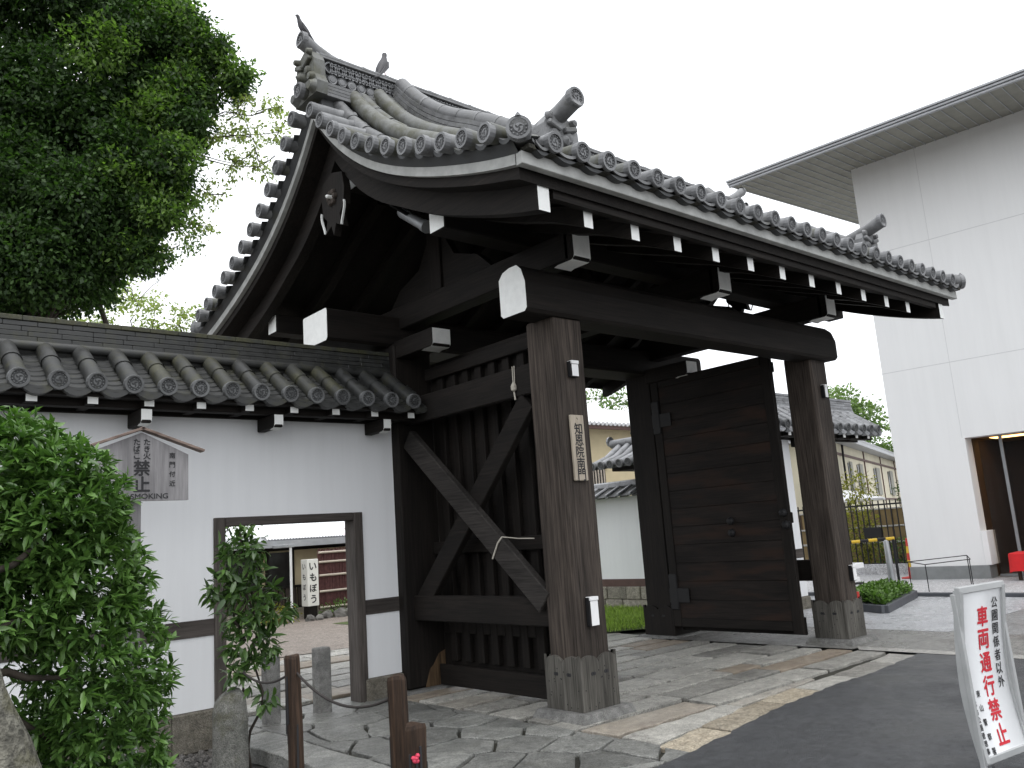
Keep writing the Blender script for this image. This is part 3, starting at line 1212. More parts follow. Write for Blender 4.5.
# --- tiles -------------------------------------------------------------
def disc(mb, c, nrm, r, mat='disc_tile', rec='disc_recess', back=.04):
    n = 18
    mb.lathe(c, nrm, [(0, .002), (r * .70, .002), (r * .74, .014), (r * .96, .014), (r, .004), (r, -back)], [rec, mat, mat, mat, mat], n)
    ax = Vector(nrm).normalized()
    z = Vector((0, 0, 1))
    x = ax.cross(z).normalized()
    z = x.cross(ax)
    c = Vector(c)
    ph = random.uniform(0, 1)
    for k in range(12):
        a = 2 * math.pi * k / 12 + ph
        mb.lathe(c + (x * math.cos(a) + z * math.sin(a)) * r * .585, nrm, [(.001, .010), (r * .075, .008), (r * .09, .002)], mat, 5)
    for k in range(3):
        vs = []
        for i in range(7):
            t = i / 6
            a = 2 * math.pi * k / 3 + ph + t * 2.2
            rr = r * (.17 + .24 * t)
            wd = r * (.14 * (1 - t) + .02)
            for sgn in (-1, 1):
                vs.append(c + ax * .010 + (x * math.cos(a) + z * math.sin(a)) * (rr + sgn * wd))
        mb.add(vs, [(2 * i, 2 * i + 2, 2 * i + 3, 2 * i + 1) for i in range(6)], mat)


def row_tube(mb, path, r, mat, a0=-.35, a1=math.pi + .35, n=9):
    """a row of half-round tiles: each piece is a little slimmer where it runs under the next"""
    for i in range(len(path) - 1):
        a, b = Vector(path[i]), Vector(path[i + 1])
        d = (b - a)
        j = random.uniform(-.003, .003)
        mb.tube([a - d * .02 + Vector((j, 0, 0)), a + d * .12 + Vector((j, 0, 0)), b + d * .04 + Vector((j, 0, 0))], [r * 1.03, r, r * .93], mat, n, caps=False, a0=a0, a1=a1)


mb = MB()
ROWS = [4.24 + .3 * k for k in range(25)]
CW = .3
def dpath(x, d0, d1, dz, sg=-1, n=14):
    return [(x, RY + sg * (d0 + (d1 - d0) * i / n), ZR(x, d0 + (d1 - d0) * i / n) + dz) for i in range(n + 1)]
for sg in (-1, 1):
    for k, x in enumerate(ROWS):
        mossy = k in (1, 2) or random.random() < .12
        if k == 0 or k == len(ROWS) - 1:
            pass
        path = dpath(x, HD + .11, .10, .205, sg, 12)
        row_tube(mb, path, .078, 'roof_tile_mossy' if mossy else 'roof_tile')
        yy = RY + sg * (HD + .13)
        disc(mb, (x, yy, SZ(HD + .13) + .205), (0, sg, -.12), .083)
    # pan tiles, course by course
    xb = [GX0 + .06] + ROWS + [GX1 - .06]
    nc = 15
    for k in range(len(xb) - 1):
        xa, xc = xb[k], xb[k + 1]
        for c in range(nc):
            d0 = (HD + .10) * (1 - c / nc)
            d1 = (HD + .10) * (1 - (c + 1) / nc) - .02
            d1 = max(d1, .02)
            vs = []
            m_ = 6
            for (d, lf) in ((d0, .030), (d1, .004)):
                for i in range(m_ + 1):
                    t = i / m_
                    sag = .045 * (1 - (2 * t - 1) ** 2)
                    vs.append((xa + (xc - xa) * t, RY + sg * d, ZR(xa + (xc - xa) * t, d) + .165 + lf - sag))
            for i in range(m_ + 1):
                t = i / m_
                sag = .045 * (1 - (2 * t - 1) ** 2)
                vs.append((xa + (xc - xa) * t, RY + sg * d0, ZR(xa + (xc - xa) * t, d0) + .165 + .006 - sag))
            q = m_ + 1
            fs = []
            for i in range(m_):
                f1 = (i, i + 1, q + i + 1, q + i)
                f2 = (2 * q + i, 2 * q + i + 1, i + 1, i)
                fs += [f1, f2] if sg < 0 else [f1[::-1], f2[::-1]]
            mb.add(vs, fs, 'roof_tile')
        # hanging lip of the eave pan tile
        for (dz, th, out) in ((.0, .022, .115), (-.026, .03, .10)):
            a_, b_ = [], []
            for i in range(9):
                t = i / 8
                sag = .05 * (1 - (2 * t - 1) ** 2)
                a_.append((xa + .02 + (xc - xa - .04) * t, RY + sg * (HD + out), SZ(HD) + .17 - sag + dz))
            vs = a_ + [(p[0], p[1], p[2] - th) for p in a_] + [(p[0], p[1] - sg * .12, p[2]) for p in a_] + [(p[0], p[1] - sg * .12, p[2] - th) for p in a_]
            fs = []
            for i in range(8):
                fs += [(i, i + 1, 9 + i + 1, 9 + i), (i, 18 + i, 18 + i + 1, i + 1), (9 + i, 9 + i + 1, 27 + i + 1, 27 + i)]
            mb.add(vs, fs, 'roof_tile' if dz == 0 else 'lip_tile')  # lower lip coloured darker for the shadow band above the strip
    # the two rolls that run down beside each verge
    for xr, dz in ((4.42, .26), (4.74, .245), (11.33, .26), (11.01, .245)):
        mb.tube(dpath(xr, HD - .25, .10, dz, sg, 22), .085, 'roof_tile_mossy', 12)
    # bed under the eave tiles, its dark colour stands in for shadow
    mb.box((GX0 + .02, RY + sg * (HD + .05) - .05, SZ(HD) + .096), (GX1 - .02, RY + sg * (HD + .05) + .05, SZ(HD) + .13), 'joint_earth')
# verge tiles lying across the gable edges
for gx, sx in ((GX0 - .15, 1), (GX1 + .15, -1)):
    for sg in (-1, 1):
        d = .25 if sg < 0 else .17
        while d < HD - .02:
            z = SZ(d) + .24
            y = RY + sg * d
            mat = 'roof_tile_mossy' if random.random() < .25 else 'roof_tile'
            tn = random.uniform(-.01, .01)
            mb.tube([(gx, y, z + tn), (gx + sx * .27, y, z + .012)], [.080, .077], mat, 14)
            mb.tube([(gx + sx * .20, y, z + .004), (gx + sx * .50, y, z + .05)], [.069, .069], mat, 12, caps=False)
            disc(mb, (gx - sx * .012, y, z), (-sx, 0, 0), .083)
            # curved flap between the round ends
            slope = (SZ(d + .05) - SZ(d - .05)) / .1
            vs = []
            for i in range(7):
                t = i / 6
                dd = d + .08 + .13 * t
                zz = SZ(dd) + .20 - .03 * (1 - (2 * t - 1) ** 2)
                vs += [(gx + sx * .05, RY + sg * dd, zz), (gx + sx * .05, RY + sg * dd, zz - .035), (gx + sx * .42, RY + sg * dd, zz + .08)]
            fs = []
            for i in range(6):
                fs += [(3 * i, 3 * i + 3, 3 * i + 4, 3 * i + 1), (3 * i, 3 * i + 2, 3 * i + 5, 3 * i + 3)]
            mb.add(vs, fs, 'lip_tile')
            step = .288 / math.sqrt(1 + slope * slope)
            d += step
        # bed under the verge tiles, shadow put into its dark tone
        ds = [.05 + (HD - .05) * (i / 20) for i in range(21)]
        vs = []
        for dd in ds:
            y = RY + sg * dd
            vs += [(gx + sx * .15, y, SZ(dd) + .086), (gx + sx * .10, y, SZ(dd) + .17), (gx + sx * .30, y, SZ(dd) + .20)]
        fs = []
        for i in range(20):
            fs += [(3 * i, 3 * i + 3, 3 * i + 4, 3 * i + 1), (3 * i + 1, 3 * i + 4, 3 * i + 5, 3 * i + 2)]
        mb.add(vs, fs, 'lip_tile')
    mb.tube([(gx, RY, 6.37), (gx + sx * .3, RY, 6.40)], .085, 'roof_tile_mossy', 12)
    disc(mb, (gx - sx * .012, RY, 6.37), (-sx, 0, 0), .088)
    # corner tile
    for sg in (-1, 1):
        yy = RY + sg * (HD + .10)
        disc(mb, (gx + sx * .08, yy, SZ(HD) + .225), (-sx * .75, sg * .75, 0), .098)
        mb.tube([(gx + sx * .08, yy, SZ(HD) + .225), (gx + sx * .40, yy - sg * .32, SZ(HD) + .30)], [.092, .085], 'roof_tile', 10)
        mb.lathe((gx + sx * .08, yy, SZ(HD) + .31), (0, 0, 1), [(.03, 0), (.02, .02), (.001, .045)], 'disc_tile', 8)
roof = mb.build('tiled_roof', gate)

# --- main ridge
mb = MB()
RX0, RX1 = 4.03, 11.72
zb = 6.30
def noshi(mb, x0, x1, y, z0, z1, wd, mat, nlay):
    h = (z1 - z0) / nlay
    for k in range(nlay):
        ww = wd - k * .012
        mb.box((x0, y - ww / 2, z0 + k * h + .004), (x1, y + ww / 2, z0 + (k + 1) * h), mat, .004)
mb.box((RX0, RY - .10, zb - .2), (RX1, RY + .10, 6.80), 'disc_recess')
noshi(mb, RX0, RX1, RY, zb, 6.47, .36, 'roof_tile', 4)
for sg in (-1, 1):
    yy = RY + sg * .106
    x = RX0 + .12
    while x < RX1 - .06:
        mb.lathe((x, yy, 6.535), (0, sg, 0), [(.001, .035), (.03, .034), (.04, .028), (.052, .034), (.056, .02), (.056, -.02)], 'disc_tile', 12)
        x += .118
    # interlocking arcs
    x = RX0 + .10
    while x < RX1 - .1:
        for (cz, up_) in ((6.60, 1), (6.735, -1)):
            pts = [(x + .085 * math.cos(a), yy + sg * .012, cz + up_ * .13 * math.sin(a)) for a in [math.pi * i / 8 for i in range(9)]]
            for a, b in zip(pts[:-1], pts[1:]):
                mb.bar(a, b, .016, .03, 'disc_tile', upv=(0, 1, 0))
        x += .085
noshi(mb, RX0 - .02, RX1 + .02, RY, 6.745, 6.805, .30, 'roof_tile', 2)
k = 0
x = RX0 - .03
while x < RX1:
    mb.tube([(x, RY, 6.81), (x + .03, RY, 6.81), (x + .30, RY, 6.81)], [.088, .084, .080], 'roof_tile', 10, caps=True)
    x += .30
ridge = mb.build('ridge', roof)


def oni(name, parent, c, out, wd, ht, th, tube_to=None, mat='roof_tile_mossy', rad_=.075, start=None):
    """goblin-faced ridge-end tile: arched plaque with horns, brows, jaw and scrolls, and its upswept round tile"""
    mb = MB()
    c, o = Vector(c), Vector(out).normalized()
    z = Vector((0, 0, 1))
    s_ = o.cross(z).normalized()
    pl = [(-.50, 0), (-.56, .22), (-.44, .40), (-.42, .72), (-.30, .90), (0, 1.0), (.30, .90), (.42, .72), (.44, .40), (.56, .22), (.50, 0)]
    mb.prism([c + s_ * (a * wd) + z * (b * ht) for a, b in pl], o * th, mat)
    f = c + o * th
    for sg in (-1, 1):
        mb.lathe(f + s_ * sg * wd * .17 + z * ht * .55, o, [(.001, th * .35), (wd * .09, th * .25), (wd * .12, 0)], mat, 8, True)
        mb.bar(f + s_ * sg * wd * .04 + z * ht * .66 + o * .02, f + s_ * sg * wd * .34 + z * ht * .76 + o * .02, .05, .05, mat, .01)
        mb.lathe(f + s_ * sg * wd * .30 + z * ht * .88, o, [(.001, th * .5), (wd * .06, th * .4), (wd * .09, 0)], mat, 8, True)
        mb.lathe(f + s_ * sg * wd * .40 + z * ht * .14, o, [(.001, th * .5), (wd * .10, th * .5), (wd * .17, 0)], mat, 10, True)
        mb.lathe(f + s_ * sg * wd * .33 + z * ht * .36, o, [(.001, th * .4), (wd * .08, th * .35), (wd * .13, 0)], mat, 10, True)
    mb.lathe(f + z * ht * .42, o, [(.001, th * .9), (wd * .09, th * .6), (wd * .13, 0)], mat, 8, True)
    mb.bar(f - s_ * wd * .24 + z * ht * .22 + o * .015, f + s_ * wd * .24 + z * ht * .22 + o * .015, .05, .09, mat, .015)
    ob = mb.build('ridge_end_tile', parent)
    if tube_to is not None:
        mb = MB()
        a = c + z * ht * .98 - o * .16
        b = Vector(tube_to)
        if start:
            a = Vector(start)
        mid = a.lerp(b, .55) - z * .015
        mb.tube([a - o * .1 - z * .02, a, mid, b], [rad_ * .95, rad_ * .95, rad_, rad_ * 1.05], 'roof_tile', 12)
        disc(mb, b + o * .006, o, rad_ * 1.12)
        mb.build('upswept_tile', ob)
    return ob


oni('r', roof, (4.03, RY, 6.28), (-1, 0, 0), .46, .56, .13, (3.87, RY, 6.97), 'roof_tile_mossy', .085)
oni('r', roof, (11.72, RY, 6.28), (1, 0, 0), .46, .56, .13, (12.0, RY, 7.08), 'roof_tile', .07)

# --- descending ridges down the slopes
for (xd, sx) in ((5.02, 1), (10.73, -1)):
    for sg in (-1, 1):
        mb = MB()
        n = 16
        d0, d1 = .16, 2.52
        ds = [d0 + (d1 - d0) * i / n for i in range(n + 1)]
        for lay in range(5):
            wd = .29 - lay * .022
            vs = []
            for d in ds:
                z = ZR(xd, d) + .20 + lay * .057
                y = RY + sg * d
                vs += [(xd - wd / 2, y, z), (xd + wd / 2, y, z), (xd + wd / 2, y, z + .050), (xd - wd / 2, y, z + .050)]
            fs = []
            for i in range(n):
                a, b = 4 * i, 4 * i + 4
                for j in range(4):
                    f_ = (a + j, a + (j + 1) % 4, b + (j + 1) % 4, b + j)
                    fs.append(f_)
            fs.append((0, 1, 2, 3))
            fs.append((4 * n, 4 * n + 3, 4 * n + 2, 4 * n + 1))
            mb.add(vs, fs, 'roof_tile')
        mb.tube([(xd, RY + sg * d, ZR(xd, d) + .50) for d in ds][::-1], .085, 'roof_tile', 14)
        for d in ds[1::2]:
            sl = (ZR(xd, d + .05) - ZR(xd, d - .05)) / .1
            mb.tube([(xd, RY + sg * d, ZR(xd, d) + .50), (xd, RY + sg * (d + .025), ZR(xd, d) + .50 + sl * .025)], .0885, 'roof_tile', 14)
        dr = mb.build('descending_ridge', roof)
        oni('d', roof, (xd, RY + sg * 2.50, 4.80), (0, sg, 0), .50, .47, .10, (xd + sx * .01, RY + sg * 2.80, 5.345), 'roof_tile', .085, (xd, RY + sg * 2.36, 5.23))

# --- side frames: ties and crossed braces between front and main pillars
def side_frame(xf, x1, braces=True):
    mb = MB()
    if braces:
        mb.box((xf, 5.84, 2.95), (x1, 8.09, 3.25), 'old_timber_y', .01)
        mb.build('tie_rail', gate)
    mb = MB()
    mb.box((xf, 5.84, .76), (x1, 8.09, 1.03), 'old_timber_y', .01)
    mb.build('tie_rail', gate)
    for (a, b, off) in (((7.98, 2.78), (5.86, .98), -.075), ((5.98, 2.90), (7.95, .95), .0)):
        if not braces:
            break
        mb = MB()
        xc = (xf + x1) / 2 + off
        mb.bar((xc, a[0], a[1]), (xc, b[0], b[1]), .085, .23, 'brace_timber' if off else 'old_timber_y', .008, upv=(0, 0, 1))
        mb.build('brace', gate)
side_frame(5.40, 5.50)
side_frame(10.20, 10.30, False)


def leaf_door(face, back, hy, fy, z0, z1, sgn):
    """one door leaf, swung open along y. face: x of the planked outside; back: x of the battened inside"""
    dl = MB()
    pl0 = face
    n = 13
    hb = (z1 - z0 - .24) / n
    for k in range(n):      # horizontal planks
        za = z0 + .12 + k * hb
        dl.box((min(pl0, pl0 + sgn * .035), fy + .14, za + .0012), (max(pl0, pl0 + sgn * .035), hy - .14, za + hb - .0012), 'plank_timber_y', .004)
    x0, x1 = min(face - sgn * .012, face + sgn * .06), max(face - sgn * .012, face + sgn * .06)
    dl.box((x0, fy, z0 - .04), (x1, fy + .14, z1), 'old_timber_z', .008)
    dl.box((x0, hy - .14, z0), (x1, hy, z1), 'old_timber_z', .008)
    dl.box((x0, fy + .142, z1 - .12), (x1, hy - .142, z1), 'old_timber_y', .008)
    dl.box((x0, fy + .142, z0), (x1, hy - .142, z0 + .12), 'old_timber_y', .008)
    dl.box((min(face + sgn * .037, face + sgn * .058), fy + .142, z0 + .121), (max(face + sgn * .037, face + sgn * .058), hy - .142, z1 - .121), 'old_timber_y')
    leaf = dl.build('door_leaf', gate)
    bt = MB()
    xa, xb = face + sgn * .062, face + sgn * .12
    yy = fy + .20
    while yy < hy - .2:
        bt.box((min(xa, xb), yy, z0 + .20), (max(xa, xb), yy + .11, z1 - .1), 'old_timber_z', .006)
        # little sill blocks of the lattice foot
        bt.box((min(xa, xb) - .0, yy + .115, z0 + .50), (max(xa, xb), yy + .235, z0 + .64), 'old_timber_z', .006)
        yy += .24
    bt.build('batten', leaf)
    rl = MB()
    xc, xd = face + sgn * .122, face + sgn * .17
    for (za, zb_) in ((z0 - .06, z0 + .16), (z0 + 1.36, z0 + 1.50), (z1 - .22, z1 - .08)):
        rl = MB()
        rl.box((min(xc, xd), fy + .04, za), (max(xc, xd), hy - .04, zb_), 'old_timber_y', .008)
        rl.build('rail', leaf)
    return leaf


L1 = leaf_door(5.84, 5.84, 8.074, 6.12, .10, 3.70, -1)
L2 = leaf_door(9.88, 9.84, 8.08, 6.02, .16, 3.76, 1)
for (yy, zz) in ((6.92, 1.60), (6.92, 1.44), (6.09, 1.66), (6.07, 1.50)):
    b = MB()
    b.lathe((9.868 if yy < 6.5 else 9.88, yy, zz), (-1, 0, 0), [(.001, .055), (.03, .05), (.05, .028), (.056, .0), (.07, -.002), (.07, -.01)], 'black_iron', 14, True)
    b.build('boss', L2)
for zz in (.50, 3.05):
    b = MB()
    b.box((9.858, 7.75, zz), (9.867, 8.10, zz + .20), 'black_iron', .003)
    b.box((9.85, 7.95, zz - .10), (9.93, 8.09, zz + .40), 'black_iron', .01)
    b.build('hinge_strap', L2)

# carved beam nose / lamp tube high under the eave
mb = MB()
mb.tube([(4.6, 6.78, 4.95), (4.6, 6.74, 4.92), (4.6, 6.40, 4.68)], [.045, .055, .055], 'grey_metal', 12)
mb.tube([(4.6, 6.40, 4.68), (4.6, 6.34, 4.64)], [.062, .066], 'grey_metal', 12)
mb.bar((4.6, 6.6, 4.84), (4.36, 6.6, 4.92), .03, .03, 'black_iron')
tag(mb.build('floodlight'), 'grey tube lamp under the near gable of the gate', 'lamp')

# things hung on the gate ------------------------------------------------
t = thing('name_board', 'pale upright wooden name board with brushed writing on the near pillar', 'sign', (5.535, 5.455, 2.05))
mb = MB()
mb.box((5.445, 5.425, 2.06), (5.615, 5.455, 2.67), 'pale_plaque', .006)
mb.build('board', t)
mb = MB()
column(mb, '知恩院南門', (5.53, 5.4235, 2.54), (1, 0, 0), (0, 0, 1), .105, .107, 'ink', .002)
glyph(mb, '、', (5.525, 5.4235, 2.635), (1, 0, 0), (0, 0, 1), .022, 'ink')
mb.build('lettering', t)


def card_box(x0, x1, y, z0, z1, label, lid=True):
    t = thing('card_box', label, 'box', ((x0 + x1) / 2, y, z0))
    mb = MB()
    mb.box((x0, y - .05, z0), (x1, y - .002, z1), 'black_iron', .004)
    mb.box((x0 + .012, y - .058, z0 + .005), (x1 - .003, y - .051, z1 - .03), 'box_white', .003)
    mb.build('case', t)
    mb = MB()
    mb.box((x0 + .005, y - .066, z1 - .028), (x1, y - .002, z1 + .005), 'box_white', .003)
    mb.build('lid', t)
card_box(5.485, 5.585, 5.46, 3.03, 3.18, 'small white box high on the near pillar above its name board')
card_box(5.465, 5.575, 5.46, .77, 1.02, 'white leaflet box low on the near pillar above its boarded foot')
card_box(10.22, 10.30, 5.53, 3.10, 3.27, 'small white box near the top of the far right pillar')
card_box(10.29, 10.385, 5.53, .75, .94, 'white box with dark side low on the far right pillar')

mb = MB()        # cord round the brace
a = [(5.328, 6.40, 1.53), (5.326, 6.47, 1.42)]
mb.tube([(5.325, 6.55, 1.40), (5.322, 6.45, 1.55), (5.34, 6.40, 1.605)], .009, 'twine', 6)
mb.tube([(5.34, 6.40, 1.605), (5.46, 6.30, 1.58), (5.49, 6.1, 1.57)], .006, 'twine', 6)
tag(mb.build('cord_loop'), 'pale cord looped round the diagonal brace of the gate', 'cord')
mb = MB()
mb.tube([(5.392, 6.13, 3.26), (5.391, 6.13, 3.06)], .006, 'twine', 6)
mb.tube([(5.392, 6.10, 3.26), (5.391, 6.11, 3.06)], .006, 'twine', 6)
mb.lathe((5.388, 6.12, 3.05), (0, 0, 1), [(.001, -.05), (.03, -.03), (.032, .01), (.012, .05)], 'twine', 8, True)
mb.tube([(5.388, 6.12, 3.0), (5.388, 6.11, 2.92)], .010, 'twine', 6)
tag(mb.build('tied_cord'), 'pale cord with a knot hanging from the upper side rail', 'cord')


# --- pigeons on the ridge
def bird(loc, ang, s_, lean, label):
    o = Vector(loc)
    R = Matrix.Rotation(ang, 3, 'Z')
    mb = MB()
    path = [(-.19, .035), (-.12, .06), (-.06, .095), (0, .12), (.05, .155), (.085, .20), (.10, .235), (.115, .262), (.135, .268), (.15, .262)]
    rr = [.012, .035, .055, .062, .056, .038, .028, .031, .024, .008]
    pts = []
    for (x, z) in path:
        x2, z2 = x * math.cos(lean) - z * math.sin(lean) * .0, z + x * math.sin(lean)
        pts.append(o + R @ Vector((x2 * s_, 0, z2 * s_)))
    mb.tube(pts, [q * s_ for q in rr], 'bird_dark', 10)
    bd = mb.build('pigeon')
    bd['label'], bd['category'] = label, 'bird'
    ORG[bd.name] = Vector()
    def q(x, y, z):
        return o + R @ Vector((x * math.cos(lean) * s_, y * s_, (z + x * math.sin(lean)) * s_))
    w_ = MB()
    w_.prism([q(-.12, -.022, .055), q(-.12, .022, .055), q(-.30, .035, .0), q(-.30, -.035, .0)], (0, 0, .012 * s_), 'bird_dark')
    w_.build('tail', bd)
    for sg in (-1, 1):
        w_ = MB()
        w_.prism([q(.05, sg * .055, .17), q(.02, sg * .062, .09), q(-.10, sg * .05, .05), q(-.24, sg * .02, .03), q(-.10, sg * .045, .11)], R @ Vector((0, sg * .012 * s_, 0)), 'bird_dark')
        w_.build('wing', bd)
        w_ = MB()
        w_.tube([q(.0, sg * .025, .07), q(.005, sg * .025, 0.0)], .006 * s_, 'red_paint', 5)
        w_.build('foot', bd)
    w_ = MB()
    w_.lathe(q(.148, 0, .262), (R @ Vector((1, 0, -.35))), [(.010 * s_, 0), (.007 * s_, .02 * s_), (.001, .04 * s_)], 'black_iron', 6)
    w_.build('beak', bd)


bird((3.90, RY, 7.03), rad(165), .66, rad(38), 'dark pigeon perched on the upswept tip at the ridge end')
bird((4.88, RY, 6.885), rad(40), 1.0, rad(32), 'dark pigeon sitting on the main ridge behind the other bird')


# ================================================================== WALLS WITH TILED COPING
def coping(name, parent, xa, xb, yf, ye, z_e, z_r, x0row, pitch_, ridge_top, mats, rows_end=True, mossy=None, back=True, yb=None):
    """tiled coping along x: front eave at y=ye (z_e), ridge face at y=yf"""
    mb = MB()
    rows = []
    x = x0row
    while x < xb - .05:
        if x > xa + .05:
            rows.append(x)
        x += pitch_
    yc = yf + .16
    for sg in ((1, -1) if back else (1,)):
        Y = (lambda y: y) if sg == 1 else (lambda y: 2 * yc - y)
        for i, x in enumerate(rows):
            mm = mats[1] if (mossy and mossy(x)) else mats[0]
            j = random.uniform(-.006, .006)
            pth = [(x + j, Y(ye + .02 + (yf + .02 - ye) * t), z_e + (z_r - z_e) * t) for t in (0, .5, 1)]
            for a, b in zip(pth[:-1], pth[1:]):
                a, b = Vector(a), Vector(b)
                mb.tube([a, a.lerp(b, .1), b.lerp(a, -.04)], [.081, .078, .073], mm, 10, caps=False, a0=-.5, a1=math.pi + .5)
            if sg == 1:
                disc(mb, (x + j, ye + .005, z_e), (0, -1, -.1), .085, 'wall_disc', 'lip_tile')
        xs_ = [rows[0] - pitch_] + rows + [rows[-1] + pitch_]
        for k in range(len(xs_) - 1):
            x1, x2 = max(xs_[k], xa), min(xs_[k + 1], xb)
            if x2 - x1 < .05:
                continue
            nc = 7
            for c in range(nc):
                t0, t1 = c / nc, (c + 1) / nc + .02
                vs = []
                m_ = 6
                for (t, lift) in ((t0, .016), (t1, .0), (t0, -.006)):
                    for i in range(m_ + 1):
                        u = i / m_
                        sag = .04 * (1 - (2 * u - 1) ** 2)
                        vs.append((x1 + (x2 - x1) * u, Y(ye + .03 + (yf - ye) * t), z_e + (z_r - z_e) * t - .03 + lift - sag))
                q = m_ + 1
                fs = []
                for i in range(m_):
                    f1, f2 = (i, i + 1, q + i + 1, q + i), (2 * q + i, 2 * q + i + 1, i + 1, i)
                    fs += [f1, f2] if sg == 1 else [f1[::-1], f2[::-1]]
                mb.add(vs, fs, mats[0])
            if sg == 1:
                a_ = []
                for i in range(9):
                    u = i / 8
                    sag = .062 * (1 - (2 * u - 1) ** 2)
                    a_.append((x1 + .02 + (x2 - x1 - .04) * u, ye + .012, z_e - .02 - sag))
                vs = a_ + [(p[0], p[1], p[2] - .045) for p in a_] + [(p[0], p[1] + .10, p[2]) for p in a_] + [(p[0], p[1] + .1, p[2] - .045) for p in a_]
                fs = []
                for i in range(8):
                    fs += [(i, i + 1, 10 + i, 9 + i), (i, 18 + i, 19 + i, i + 1), (9 + i, 10 + i, 28 + i, 27 + i)]
                mb.add(vs, fs, mats[2])
    # ridge of laid flat tiles
    nl = 6
    h = (ridge_top - z_r + .02) / nl
    for k in range(nl):
        ww = .40 - k * .014 if k < nl - 1 else .36
        x = xa
        while x < xb:
            l = min(random.uniform(.26, .30), xb - x)
            mb.box((x + .001, yc - ww / 2 + random.uniform(-.003, .003), z_r - .02 + k * h + .004), (x + l - .001, yc + ww / 2, z_r - .02 + (k + 1) * h), 'cap_moss' if (k == nl - 1 and mossy) else mats[0], .004)
            x += l
    x = xa
    mb.tube([(xa, yc, z_r + .0), (xb, yc, z_r + .0)], .16, mats[0], 8)
    # smooth cover course where the rows meet the ridge
    mb.tube([(xa, yf - .01, z_r + .005), (xb, yf - .01, z_r + .005)], .045, mats[2], 8)
    return mb.build(name, parent)


def plaster_wall(label, xa, xb, doorway=None, eave_x=None, x0row=1.37, mossy=None, tiles=('wall_tile', 'wall_tile_mossy', 'wall_tile', 'disc_recess')):
    t = thing('plaster_wall', label, 'wall', ((xa + xb) / 2, 8.35, 0))
    yF, yB = 8.20, 8.36
    mb = MB()
    segs = [(xa, xb)] if not doorway else [(xa, doorway[0]), (doorway[1], xb)]
    for (a, b) in segs:
        mb.box((a, yF, .22), (b, yB, 3.06), 'plaster')
    if doorway:
        mb.box((doorway[0], yF, doorway[2]), (doorway[1], yB, 3.06), 'plaster')
    mb.build('plaster', t)
    mb = MB()
    for (a, b) in segs:
        x = a
        while x < b:
            l = min(random.uniform(.9, 1.5), b - x)
            mb.box((x + .002, yF - .05, -.14), (x + l - .002, yB + .05, .218 + random.uniform(-.006, .004)), 'wall_base_stone', .012)
            x += l
    mb.build('stone_base', t)
    mb = MB()
    for (a, b) in segs:
        mb.box((a, yF - .012, .88), (b, yF - .002, 1.035), 'band_grey', .003)
    mb.build('timber_band', t)
    ea, eb = eave_x or (xa, xb)
    mb = MB()
    mb.box((ea, 7.86, 2.98), (eb, 7.98, 3.06), 'old_timber_x', .006)
    mb.box((ea, 7.70, 3.045), (eb, 8.22, 3.075), 'old_timber_x')
    mb.box((ea, 8.15, 2.97), (eb, 8.197, 3.04), 'old_timber_x', .006)
    eb_ = mb.build('eave_board', t)
    x = 1.02 if xa < 2 else xa + .3
    x = x - math.ceil((x - ea) / .47) * .47 + .47
    rf = MB()
    rf.box((-.04, 7.74, 2.985), (.04, 8.2, 3.043), 'old_timber_y', .003)
    rf.box((-.042, 7.733, 2.983), (.042, 7.739, 3.044), 'white_paint')
    r0_ = None
    while x < eb - .05:
        if r0_ is None:
            r0_ = rf.build('rafter_end')
            r0_.parent = t
            c = r0_
        else:
            c = r0_.copy(); COL.objects.link(c)
            c.parent = t
        c.location = Vector((x, 0, 0)) - ORG[t.name]
        x += .47
    bx = []
    x = 2.42 - math.ceil((2.42 - ea) / 1.27) * 1.27 + 1.27 if xa < 2 else xa + .9
    br0 = None
    while x < eb - .1 and x < xb + .5:
        if br0 is None:
            bm_ = MB()
            tipbox(bm_, -.045, .045, 7.78, 8.19, 2.84, 2.975, 'old_timber_y', .11)
            br0 = bm_.build('bracket'); br0.parent = t; c = br0
        else:
            c = br0.copy(); COL.objects.link(c); c.parent = t
        c.location = Vector((x, 0, 0)) - ORG[t.name]
        x += 1.27
    coping('tiled_coping', t, ea, eb, 8.20, 7.62, 3.155, 3.56, x0row, .297, 3.83, tiles, mossy=mossy)
    return t


wl = plaster_wall('white plaster wall with wicket doorway and mossy tiled coping left of the gate', -6.0, 5.278, (3.24, 4.80, 1.93), eave_x=(-6.0, 5.45), x0row=1.37 - .297 * 24, mossy=lambda x: 2.3 < x < 4.6 and random.random() < .85)
mb = MB()
mb.box((3.185, 8.165, -.02), (3.295, 8.375, 1.985), 'door_frame_grey', .006)
mb.build('door_jamb', wl)
mb = MB()
mb.box((4.725, 8.165, -.02), (4.835, 8.375, 1.985), 'door_frame_grey', .006)
mb.build('door_jamb', wl)
mb = MB()
mb.box((3.297, 8.17, 1.90), (4.723, 8.37, 1.985), 'band_grey', .006)
mb.build('door_lintel', wl)

plaster_wall('white plaster wall with tiled coping right of the gate behind the far pillar', 10.403, 13.75, eave_x=(10.403, 16.25), x0row=10.45, tiles=('far_tile', 'far_tile', 'far_tile', 'disc_recess'))

